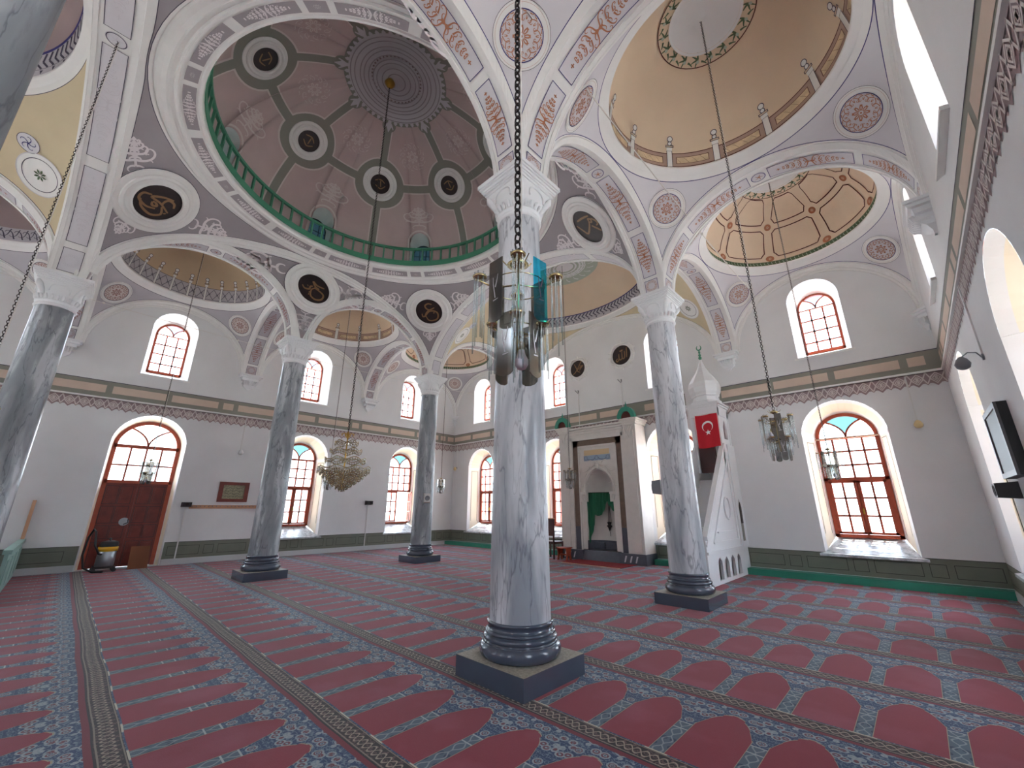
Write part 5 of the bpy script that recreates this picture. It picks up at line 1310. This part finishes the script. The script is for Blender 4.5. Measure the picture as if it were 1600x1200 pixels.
for k in (-1, 1): mb.box((min(k * .04, k * .40), yf + 0.20, 0.33), (max(k * .04, k * .40), yf + 0.23, 0.50), 'mihrab_slate')
mb.build('niche', t)
for s_ in (-1, 1): mb = MB('mihrab_slate'); x0, x1 = sorted((s_ * 0.62, s_ * 1.44)); mb.box((x0, YF - 0.05, 0), (x1, 0, 0.28)); [mb.add([(x0 + .15 + q * .17, YF - .053, .05), (x0 + .19 + q * .17, YF - .053, .05), (x0 + .25 + q * .17, YF - .053, .22), (x0 + .20 + q * .17, YF - .053, .22)], [(0, 1, 2, 3)], 'faint', False) for q in range(3)]; mb.build('plinth', t)
for s_ in (-1, 1):
    mb = MB('teal'); cx_ = s_ * 1.19; q = np.linspace(0, PI, 18)
    out = [(0.29 * math.cos(a), 0.34 * math.sin(a)) for a in q]; inn = [(0.165 * math.cos(a), 0.20 * math.sin(a)) for a in q]
    y0_, y1_ = YF - 0.13, YF + 0.0
    mb.grid(np.array([[(cx_ + x, y, 4.09 + z) for x, z in L_] for L_, y in ((inn, y0_), (out, y0_), (out, y1_), (inn, y1_))]), 'teal', False, False, True)
    mb.poly([(cx_ + x, y0_ + .05, 4.09 + z) for x, z in inn], 'dark_brown')
    mb.tube([(cx_, YF - .06, 4.41), (cx_, YF - .06, 4.46), (cx_, YF - .06, 4.49), (cx_, YF - .06, 4.53), (cx_, YF - .06, 4.60)], [0.05, 0.02, 0.035, 0.015, 0.004], 8, 'teal')
    mb.build('half_round_top', t)
# hanging lamp ornament drawn on the niche back
mb = MB('iron'); yy = YQ + yf + 0.37
for s_ in (-1, 0, 1): mb.tube([(MX + .06, yy, 1.62), (MX + .06 + s_ * .06, yy, 1.05)], 0.006, 4)
mb.lathe([(0.0, 0.80), (0.02, 0.84), (0.06, 0.93), (0.10, 0.97), (0.05, 1.0), (0.08, 1.08), (0.0, 1.09)], c=(MX + .06, yy - .03, 0), n=12, sy=0.3); mb.tube([(MX + .06, yy, .8), (MX + .06, yy, .68)], 0.008, 5)
mb.tube([(MX + .06, yy, 1.60), (MX + .06, yy, 1.66)], [.03, .005], 6)
tag(mb.build('niche_lantern'), 'small dark lantern hanging inside the prayer niche', 'lantern')
# green curtain gathered to the left
mb = MB('curtain_green'); yc = YQ + yf - 0.0
xs = np.linspace(-0.49, 0.49, 61); rows = []
def hem(x):
    if x < -0.27: return 0.45 + (x + 0.49) * 2.6
    if x < 0.22: return 1.30 + 0.42 * ((x + 0.27) / 0.49) ** 3 - 0.06 * math.sin(PI * (x + 0.27) / 0.49)
    return 1.72 - 0.38 * ((x - 0.22) / 0.27) ** 0.7
for f in np.linspace(0, 1, 14): rows.append([(MX + x + 0.02 * math.sin(9 * f + x * 4) * f, yc + 0.03 + 0.022 * math.sin(x * 55 + 2 * f), 1.95 + (hem(x) - 1.95) * f) for x in xs])
mb.grid(np.array(rows), 'curtain_green'); mb.tube([(MX - .5, yc + .02, 1.95), (MX + .5, yc + .02, 1.95)], 0.012, 6, 'iron')
tag(mb.build('niche_curtain'), 'green curtain hung in the prayer niche, swept to the left', 'curtain')
mb = MB('rug_red'); mb.box((-0.86, 6.95, 0.0), (1.05, 7.79, 0.014)); [mb.box((-0.86 + .02 + k * .0378, 6.90, 0.001), (-0.86 + .035 + k * .0378, 6.95, 0.006), 'sand') for k in range(50)]
tag(mb.build('small_rug'), 'plain deep red rug lying in front of the prayer niche', 'rug')
# stool
t = thing('wooden_stool', 'low reddish wooden stool with cut-out sides left of the prayer niche', 'stool', (-1.10, 7.42, 0))
mb = MB('window_wood'); mb.box((-0.20, -0.15, 0.33), (0.20, 0.15, 0.36)); mb.build('seat', t)
for s_ in (-1, 1):
    mb = MB('window_wood'); sh = [(-.14, 0), (-.05, 0), (-.03, .12), (.03, .12), (.05, 0), (.14, 0), (.10, .16), (.13, .33), (-.13, .33), (-.10, .16)]
    mb.prism(sh, lambda u, v, d_: (s_ * 0.16 + d_, u, v), -0.012, 0.012); mb.build('side_panel', t)
mb = MB('window_wood'); mb.box((-.16, -.02, .13), (.16, .02, .17)); mb.build('stretcher', t)
# chair with a dark back left of the niche
t = thing('wooden_chair', 'dark wooden chair with solid upholstered back under the window left of the niche', 'chair', (-1.64, 7.52, 0))
for sx in (-1, 1):
    for sy in (-1, 1): mb = MB('chair_wood'); mb.box((sx * .24 - .02, sy * .22 - .02, 0), (sx * .24 + .02, sy * .22 + .02, 1.12 if sy < 0 else .45)); mb.build('leg', t)
mb = MB('chair_wood'); mb.box((-.26, -.24, .43), (.26, .24, .50)); mb.build('seat', t)
mb = MB('chair_wood'); mb.box((-.26, -.235, .66), (.26, -.19, 1.16)); mb.build('backrest', t)
mb = MB('pale_wood'); mb.box((-.27, -.25, 1.16), (.27, -.17, 1.19)); mb.build('top_rail', t)

# ------------------------------------------------------------------ minbar
t = thing('minbar', 'white stepped pulpit with pointed bulb roof beside the right column', 'pulpit', (0, 0, 0))
X0, X1, Y0, Y1, YP = 2.98, 3.68, 5.75, YQ, 7.70
mb = MB('capital')
# right and left flanks: arcaded foot, sloping stringer
for x, th_, face in ((X1, -0.06, 1), (X0, 0.06, -1)):
    def F(u, v, d_, x=x, th_=th_): return (x + d_, u, v)
    top = lambda y: 0.95 + (y - Y0) * (3.05 - 0.95) / (YP - Y0)
    # body above the arcade
    pts = [(Y0, 0.62), (Y1, 0.62), (Y1, 3.05), (YP, 3.05), (Y0, 0.95)]
    mb.prism(pts, F, 0, th_)
    # arcade piers and lintel with pointed openings
    cols_ = np.linspace(6.15, 8.30, 6)
    edges = [Y0]
    ops = [(c_, 0.13) for c_ in (6.45, 6.87, 7.29, 7.71)]
    ys_ = sorted({Y0, Y1} | {round(c_ + 0.13 * q, 4) for c_, _ in ops for q in np.linspace(-1, 1, 9)})
    for a, b in zip(ys_[:-1], ys_[1:]):
        m = (a + b) / 2; za_ = zb_ = None
        for c_, h_ in ops:
            if abs(m - c_) < h_: za_, zb_ = [0.36 + 0.14 * (1 - (abs(v - c_) / h_)) ** 0.5 if abs(v - c_) < h_ else 0.36 for v in (a, b)]
        if za_ is None: mb.box((min(x, x + th_), a, 0), (max(x, x + th_), b, 0.62))
        else:
            mb.add([F(a, za_, 0), F(b, zb_, 0), F(b, .62, 0), F(a, .62, 0), F(a, za_, th_), F(b, zb_, th_), F(b, .62, th_), F(a, .62, th_)], [(0, 1, 2, 3), (4, 5, 6, 7), (0, 1, 5, 4)], 'capital', False)
            mb.box((min(x, x + th_), a, 0), (max(x, x + th_), b, 0.07))
    if face > 0:
        mb.box((x - 0.0, Y0, 0.60), (x + 0.03, Y1 - 0.4, 0.65))
        # stringer mouldings parallel to the slope
        for o0, o1, pr in ((0.0, 0.08, 0.045), (0.16, 0.20, 0.025)):
            mb.prism([(Y0, top(Y0) - o1), (YP, top(YP) - o1), (YP, top(YP) - o0), (Y0, top(Y0) - o0)], F, 0, pr)
        # inset triangular panel and roundel
        tri = [(6.2, 0.80), (7.85, 0.80), (7.85, 2.65)]
        for j in range(3):
            a, b = tri[j], tri[(j + 1) % 3]; bars2(mb, lambda u, v, d_, x=x: (x + d_, u, v), [a, ((a[0] + b[0]) / 2, (a[1] + b[1]) / 2), b], 0.04, 0, 0.025, 'capital')
        bars2(mb, lambda u, v, d_, x=x: (x + d_, u, v), [(6.5, 1.0), (7.1, 1.0), (7.7, 1.0)], 0.03, 0, 0.03, 'capital')
        mb.tube([(x + 0.015, 7.35 + 0.20 * math.cos(a), 1.50 + 0.24 * math.sin(a)) for a in np.linspace(0, 2 * PI, 28, endpoint=False)], 0.022, 6, closed=True)
        # slit niche on the rear bay
        mb.box((x, 8.0, 0.62), (x + 0.03, Y1, 3.05)) 
        mb.prism([(8.15, 0.75), (8.33, 0.75), (8.33, 1.55), (8.24, 1.72), (8.15, 1.55)], F, 0.031, 0.034, 'frieze_grey')
        mb.prism([(8.18, 1.15), (8.30, 1.15), (8.30, 1.52), (8.24, 1.64), (8.18, 1.52)], F, 0.035, 0.05, 'iron')
mb.build('flank', t)
mb = MB('capital')
n = 12
for k in range(n): y0_ = Y0 + 0.1 + k * (YP - Y0) / n; mb.box((X0 + .06, y0_, 0), (X1 - .06, YQ, 0.17 + k * (2.35 - .17) / n))
mb.build('stair', t)
mb = MB('capital')
for sx in (X0, X1 - 0.10):
    for y in (YP, YQ - 0.12): mb.box((sx, y, 2.35), (sx + 0.10, y + 0.10, 3.98))
mb.box((X0, YP, 2.9), (X0 + .06, YQ, 3.05)); mb.box((X0, YP - 0.02, 3.78), (X1, YQ, 3.98))
for k in range(3): mb.box((X0 - .03 * k, YP - .02 - .03 * k, 3.98 + .05 * k), (X1 + .03 * k, YQ, 4.03 + .05 * k))
# side screen with pointed slit
mb.box((X1 - .05, YP + .1, 3.05), (X1 - .01, YP + .30, 3.8)); mb.box((X1 - .05, YP + .58, 3.05), (X1 - .01, YQ, 3.8)); mb.box((X1 - .05, YP + .3, 3.05), (X1 - .01, YP + .58, 3.2))
mb.prism([(YP + .3, 3.8), (YP + .3, 3.5), (YP + .44, 3.7), (YP + .58, 3.5), (YP + .58, 3.8)], lambda u, v, d_: (X1 - .03 + d_, u, v), -.02, .02)
mb.build('canopy', t)
mb = MB('chair_wood'); mb.box((X0 + .12, YP + 0.02, 2.35), (X0 + .5, YP + 0.12, 3.0)); mb.build('lectern_box', t)
mb = MB('capital'); cx_, cy_ = (X0 + X1) / 2, 8.05; rows = []
for r_, z in ((0.36, 4.13), (0.36, 4.22), (0.31, 4.24), (0.29, 4.34), (0.33, 4.36), (0.33, 4.40), (0.36, 4.46), (0.385, 4.60), (0.36, 4.74), (0.27, 4.90), (0.17, 5.05), (0.09, 5.22), (0.04, 5.38), (0.03, 5.44)):
    r_ *= 1.06; rows.append([(cx_ + r_ * math.cos(a), cy_ + r_ * math.sin(a), z) for a in np.linspace(0, 2 * PI, 8, endpoint=False) + PI / 8])
mb.grid(np.array(rows), 'capital', True, False); mb.build('bulb_roof', t)
mb = MB('rail_green'); mb.tube([(cx_, cy_, z) for z in (5.42, 5.50, 5.54, 5.58, 5.62, 5.66, 5.72)], [0.02, 0.05, 0.02, 0.04, 0.015, 0.03, 0.01], 10)
mb.tube([(cx_ + 0.06 * math.sin(a), cy_, 5.80 - 0.07 * math.cos(a)) for a in np.linspace(-2.6, 2.6, 14)], [0.006 + 0.012 * math.sin(q) for q in np.linspace(0, PI, 14)], 6); mb.build('crescent_finial', t)
# flag
mb = MB('flag_red'); fx0, fx1, fz0_, fz1_ = 3.15, 3.69, 2.96, 3.80; fy = YP - 0.12
def FL_(p, off=0.0): return np.stack([p[:, 0] + 0 * p[:, 1], fy - off + 0.012 * np.sin(p[:, 0] * 22) * (fz1_ - p[:, 1]), p[:, 1] + 0.015 * np.sin(p[:, 0] * 9)], 1)
mb.rect(lambda p: FL_(p), fx0, fz0_, fx1, fz1_, 'flag_red', 16, 10)
cxf, czf = 3.43, 3.50; R, r = 0.135, 0.108
A_ = [(cxf + R * math.cos(a), czf + R * math.sin(a)) for a in np.linspace(-PI / 2 + .50 - PI, PI / 2 - .5 , 1)]
ou = [(cxf - R * math.sin(a), czf + 0 + -R * math.cos(a)) for a in np.linspace(-0.75, 2 * PI - 2.39 - 0.0, 2)]
# crescent opens downwards-right, as the flag hangs
base_ang = -PI / 2
aa = np.linspace(0.62, 2 * PI - 0.62, 30)
Lr, Rr = [], []
for a in aa:
    dx, dy = math.cos(a + base_ang), math.sin(a + base_ang)
    Lr.append((cxf + R * dx, czf + R * dy))
    dd = math.pi - a; Rr.append((cxf + R * dx * (1 - 0.36 * math.cos(dd / 1.65)), czf + R * dy * (1 - 0.36 * math.cos(dd / 1.65))))
mb.grid(np.array([FL_(np.array(Lr), .004), FL_(np.array(Rr), .004)]), 'flag_white', smooth=False)
sp_ = [((0.074 if k % 2 == 0 else 0.03) * math.sin(PI * k / 5) + cxf, (0.074 if k % 2 == 0 else 0.03) * math.cos(PI * k / 5) + czf - 0.155) for k in range(10)]
mb.add([tuple(FL_(np.array([[cxf, czf - .155]]), .005)[0])] + [tuple(q) for q in FL_(np.array(sp_), .005)], [(0, k + 1, (k + 1) % 10 + 1) for k in range(10)], 'flag_white', False)
mb.tube([(fx0 - .02, fy, fz1_ + .01), (fx1 + .02, fy, fz1_ + .01)], 0.008, 6, 'white_plastic')
tag(mb.build('national_flag'), 'red flag with white crescent and star hanging on the pulpit', 'flag')

# ------------------------------------------------------------------ fixtures
def speaker(loc, rz, size, m, label, conduit=None, name='wall_speaker'):
    t = thing(name, label, 'loudspeaker', loc, rz); w_, d_, h_ = size
    mb = MB(m); mb.add([(-w_ / 2, 0, -h_ / 2), (w_ / 2, 0, -h_ / 2), (w_ / 2, 0, h_ / 2), (-w_ / 2, 0, h_ / 2), (-w_ * .42, d_, -h_ * .42), (w_ * .42, d_, -h_ * .42), (w_ * .42, d_, h_ * .42), (-w_ * .42, d_, h_ * .42)], [(0, 1, 2, 3), (7, 6, 5, 4), (0, 4, 5, 1), (1, 5, 6, 2), (2, 6, 7, 3), (3, 7, 4, 0)], m, False); mb.build('cabinet', t)
    mb = MB('grey_plastic' if m != 'black' else 'iron'); mb.lathe([(0, d_ + .002), (min(w_, h_) * .3, d_ + .004), (min(w_, h_) * .33, d_ + .01), (min(w_, h_) * .36, d_ + .001)], n=20)
    o = mb.build('speaker_cone', t)
    for v in o.data.vertices: v.co = (v.co.x, v.co.z, v.co.y)
    if conduit: mb = MB('white_plastic'); mb.box((-0.015, 0.0, conduit[0]), (0.015, 0.02, conduit[1])); mb.build('cable_duct', t)
    return t
speaker((WL_, -0.92, 1.56), -PI / 2, (0.24, 0.16, 0.13), 'black', 'small black loudspeaker at the left end of the coat rack', (-1.41, -0.07))
speaker((WL_, 4.57, 1.66), -PI / 2, (0.26, 0.17, 0.15), 'black', 'small black loudspeaker on a white cable duct on the left wall', (-1.51, -0.08))
speaker((-3.62, 4.10, 1.76), -PI / 2 - 0.5, (0.20, 0.14, 0.28), 'white_plastic', 'small pale loudspeaker strapped to the far slim column')
speaker((3.60, 4.12, 1.86), PI / 2 + 0.35, (0.20, 0.15, 0.26), 'grey_plastic', 'grey loudspeaker box on the column beside the pulpit')
speaker((WR_, 4.75, 1.72), PI / 2, (0.26, 0.20, 0.20), 'black', 'black loudspeaker on the right wall under the display case')
def wall_lamp(loc, rz, label, duct, shade='lamp_cream', sc_=1.0, arm=False):
    t = thing('wall_lamp', label, 'wall lamp', loc, rz)
    mb = MB('steel'); mb.tube([(0, 0, 0), (0, 0.02, 0)], 0.04, 14)
    if arm: mb.tube([(0, 0.02, 0), (0.02, 0.05, 0.07), (0.02, 0.12, 0.09), (0.0, 0.18, 0.04)], 0.008, 6); q = (0, 0.19, -0.02)
    else: mb.tube([(0, 0.02, 0), (0, 0.08, -0.01)], 0.012, 6); q = (0, 0.10, -0.02)
    mb.build('bracket', t)
    mb = MB(shade); mb.lathe([(0.02, 0.06), (0.05, 0.03), (0.075, -0.03), (0.06, -0.08), (0.03, -0.10), (0, -0.105)], c=q, n=18); mb.build('lamp_shade', t)
    mb = MB('white_plastic'); mb.box((-0.013, 0, 0.03), (0.013, 0.016, duct)); mb.build('cable_duct', t)
    return t
wall_lamp((WL_, 0.13, 3.16), -PI / 2, 'small wall lamp right of the entrance door, above the picture frame', 1.05, 'white_plastic')
wall_lamp((-7.78, YQ, 3.20), PI, 'small cream wall lamp high on the wall at the far left corner', 1.0)
wall_lamp((7.25, YQ, 3.20), PI, 'small yellowish wall lamp right of the big window beside the right corner', 1.0)
wall_lamp((WR_, 4.0, 3.26), PI / 2, 'curved arm wall lamp with frosted shade on the right wall', 1.0, 'grey_plastic', arm=True)
wall_lamp((WR_, -0.85, 2.82), PI / 2, 'blurred frosted wall lamp shade at the upper right picture edge', 1.35, 'grey_plastic', arm=True)
for x, z in ((-1.08, 5.40), (0.62, 5.45)):
    lb = 'tiny spotlight on a duct below the left gold-lettered disc' if x < 0 else 'tiny spotlight on a duct below the right gold-lettered disc'
    t = thing('spotlight', lb, 'lamp', (x, YQ, z)); mb = MB('steel'); mb.tube([(0, 0, 0), (0, -.08, .02), (-.05, -.14, .10)], .014, 6); mb.tube([(.04, -.05, .02), (.07, -.12, .08)], .02, 6); mb.build('lamp_head', t)
    mb = MB('white_plastic'); mb.box((-.012, -.016, -1.25), (.012, 0, 0)); mb.build('cable_duct', t)
# framed picture and coat rack
t = thing('picture_frame', 'small framed picture in a wide dark red frame above the coat rack', 'picture', (WL_, 0.16, 1.64))
mb = MB('door_wood')
for a, b, c_, d_ in ((-.39, .39, 0, .09), (-.39, .39, .49, .58), (-.39, -.28, .09, .49), (.28, .39, .09, .49)): mb.box((0, a, c_), (0.045, b, d_))
mb.build('frame', t); mb = MB('paper'); mb.box((0.0, -.29, .08), (.02, .29, .50)); 
for k in range(4): mb.stroke(plane_map((0.022, 0, 0.16 + .08 * k), (0, 1, 0), (0, 0, 1)), catmull([(-.22 + q * .055, .02 * math.sin(q * 2.3 + k)) for q in range(9)]), .008, 'dado_line')
mb.build('picture_sheet', t)
t = thing('coat_rack', 'long pale wooden coat rack with pegs on the left wall', 'coat rack', (WL_, 0.10, 1.45))
mb = MB('pale_wood'); mb.box((0, -0.95, 0), (0.025, 1.0, 0.10)); mb.build('board', t)
mb = MB('steel'); mb.tube([(0.02, 0, 0.05), (0.07, 0, 0.06), (0.09, 0, 0.085)], 0.007, 6); pg = mb.build('peg', t)
for k in range(20):
    o = pg if k == 0 else pg.copy()
    if k: col.objects.link(o)
    o.location = (0, -0.88 + k * 0.095, 0)
# display case on the right wall
mat('bezel', (92, 90, 94), 0.4)
t = thing('display_case', 'dark framed display case fixed to the right wall seen edge on', 'display', (WR_, 4.05, 1.85))
mb = MB('black'); mb.box((-0.08, -0.40, 0), (0, 0.62, 0.80)); mb.build('housing', t)
mb = MB('bezel')
for a, b, c_, d_ in ((-.40, .62, 0, .06), (-.40, .62, .74, .80), (-.40, -.34, .06, .74), (.56, .62, .06, .74)): mb.box((-.105, a, c_), (-.08, b, d_))
mb.build('bezel', t); mb = MB('screen'); mb.box((-.09, -.34, .06), (-.081, .56, .74)); mb.build('screen', t)
# vacuum cleaner by the door
t = thing('vacuum_cleaner', 'black and yellow drum vacuum cleaner standing before the entrance door', 'vacuum cleaner', (-7.62, -2.33, 0))
mb = MB('steel'); mb.lathe([(0.0, 0.12), (0.165, 0.12), (0.175, 0.14), (0.17, 0.46), (0.16, 0.48)], n=28); mb.build('drum', t)
mb = MB('black'); mb.lathe([(0.172, 0.56), (0.18, 0.62), (0.15, 0.68), (0.08, 0.70), (0, 0.70)], n=28); mb.tube([(-.09, 0, .68), (-.07, 0, .75), (.07, 0, .75), (.09, 0, .68)], .018, 8); mb.build('motor_head', t)
mb = MB('vac_yellow'); mb.lathe([(0.17, 0.46), (0.186, 0.465), (0.186, 0.56), (0.172, 0.565)], n=28); mb.build('yellow_band', t)
mb = MB('black'); mb.box((-0.2, -0.2, 0.08), (0.2, 0.2, 0.12)); mb.build('trolley', t)
for sx in (-1, 1):
    for sy in (-1, 1): mb = MB('black'); mb.tube([(sx * .18 - .02, sy * .18, .045), (sx * .18 + .02, sy * .18, .045)], .045, 14); mb.build('castor', t)
mb = MB('black'); mb.tube([tuple(q) + (0,) if False else (q[0], q[1], q[2]) for q in [(0.12, -.10, .40), (.24, -.16, .42), (.26, -.26, .62), (.18, -.30, .92), (.10, -.34, .98), (.06, -.40, .80), (.05, -.42, .40), (.08, -.36, .12), (.2, -.20, .03), (.34, -.02, .03)]], 0.022, 8); mb.build('hose', t)
# brown board leaning at the door
mb = MB('cardboard'); mb.add([(-7.68, -1.88, 0.0), (-7.66, -1.50, 0.0), (-7.93, -1.50, 0.52), (-7.95, -1.88, 0.52), (-7.71, -1.88, 0.0), (-7.69, -1.50, 0.0), (-7.96, -1.50, 0.51), (-7.98, -1.88, 0.51)], [(0, 1, 2, 3), (4, 7, 6, 5), (0, 3, 7, 4), (1, 5, 6, 2), (2, 6, 7, 3), (0, 4, 5, 1)], 'cardboard', False)
tag(mb.build('cardboard_sheet'), 'brown cardboard sheet leaning against the right leaf of the door', 'cardboard')
# enclosure in the rear left corner
t = thing('gallery_enclosure', 'pale green panelled enclosure with wooden glazed rail at the left edge', 'partition', (0, 0, 0))
mb = MB('light_teal'); ye = -3.76
def prun(a, b, fixed, ax_):
    def F(u, d_, z): return (u, fixed + d_, z) if ax_ == 'x' else (fixed + d_, u, z)
    lo, hi = F(a, -.05, 0), F(b, 0, .74); mb.box(tuple(map(min, lo, hi)), tuple(map(max, lo, hi)))
    lo, hi = F(a, -.08, .72), F(b, .03, .79); mb.box(tuple(map(min, lo, hi)), tuple(map(max, lo, hi)))
    n = max(1, int(abs(b - a) / .8))
    for k in range(n):
        u0 = a + (b - a) * (k + .1) / n; u1 = a + (b - a) * (k + .9) / n; lo, hi = F(u0, 0, .14), F(u1, .015, .62); mb.box(tuple(map(min, lo, hi)), tuple(map(max, lo, hi)))
prun(WL_ + .02, -4.36, ye, 'x'); prun(-8.45, -4.62, -3.60, 'y'); mb.build('base_panel', t)
mb = MB('pale_wood'); mb.box((WL_ + .02, ye - .06, .79), (WL_ + .10, ye + .0, 1.64)); mb.build('newel_post', t); mb = MB('pale_wood')
for y in np.linspace(-8.3, -4.66, 5): mb.box((-3.66, y - .035, .79), (-3.59, y + .035, 1.95))
mb.box((-3.68, -8.4, 1.90), (-3.57, -4.62, 2.0)); mb.box((-3.66, -8.4, 1.05), (-3.60, -4.62, 1.10)); mb.build('wooden_rail', t)
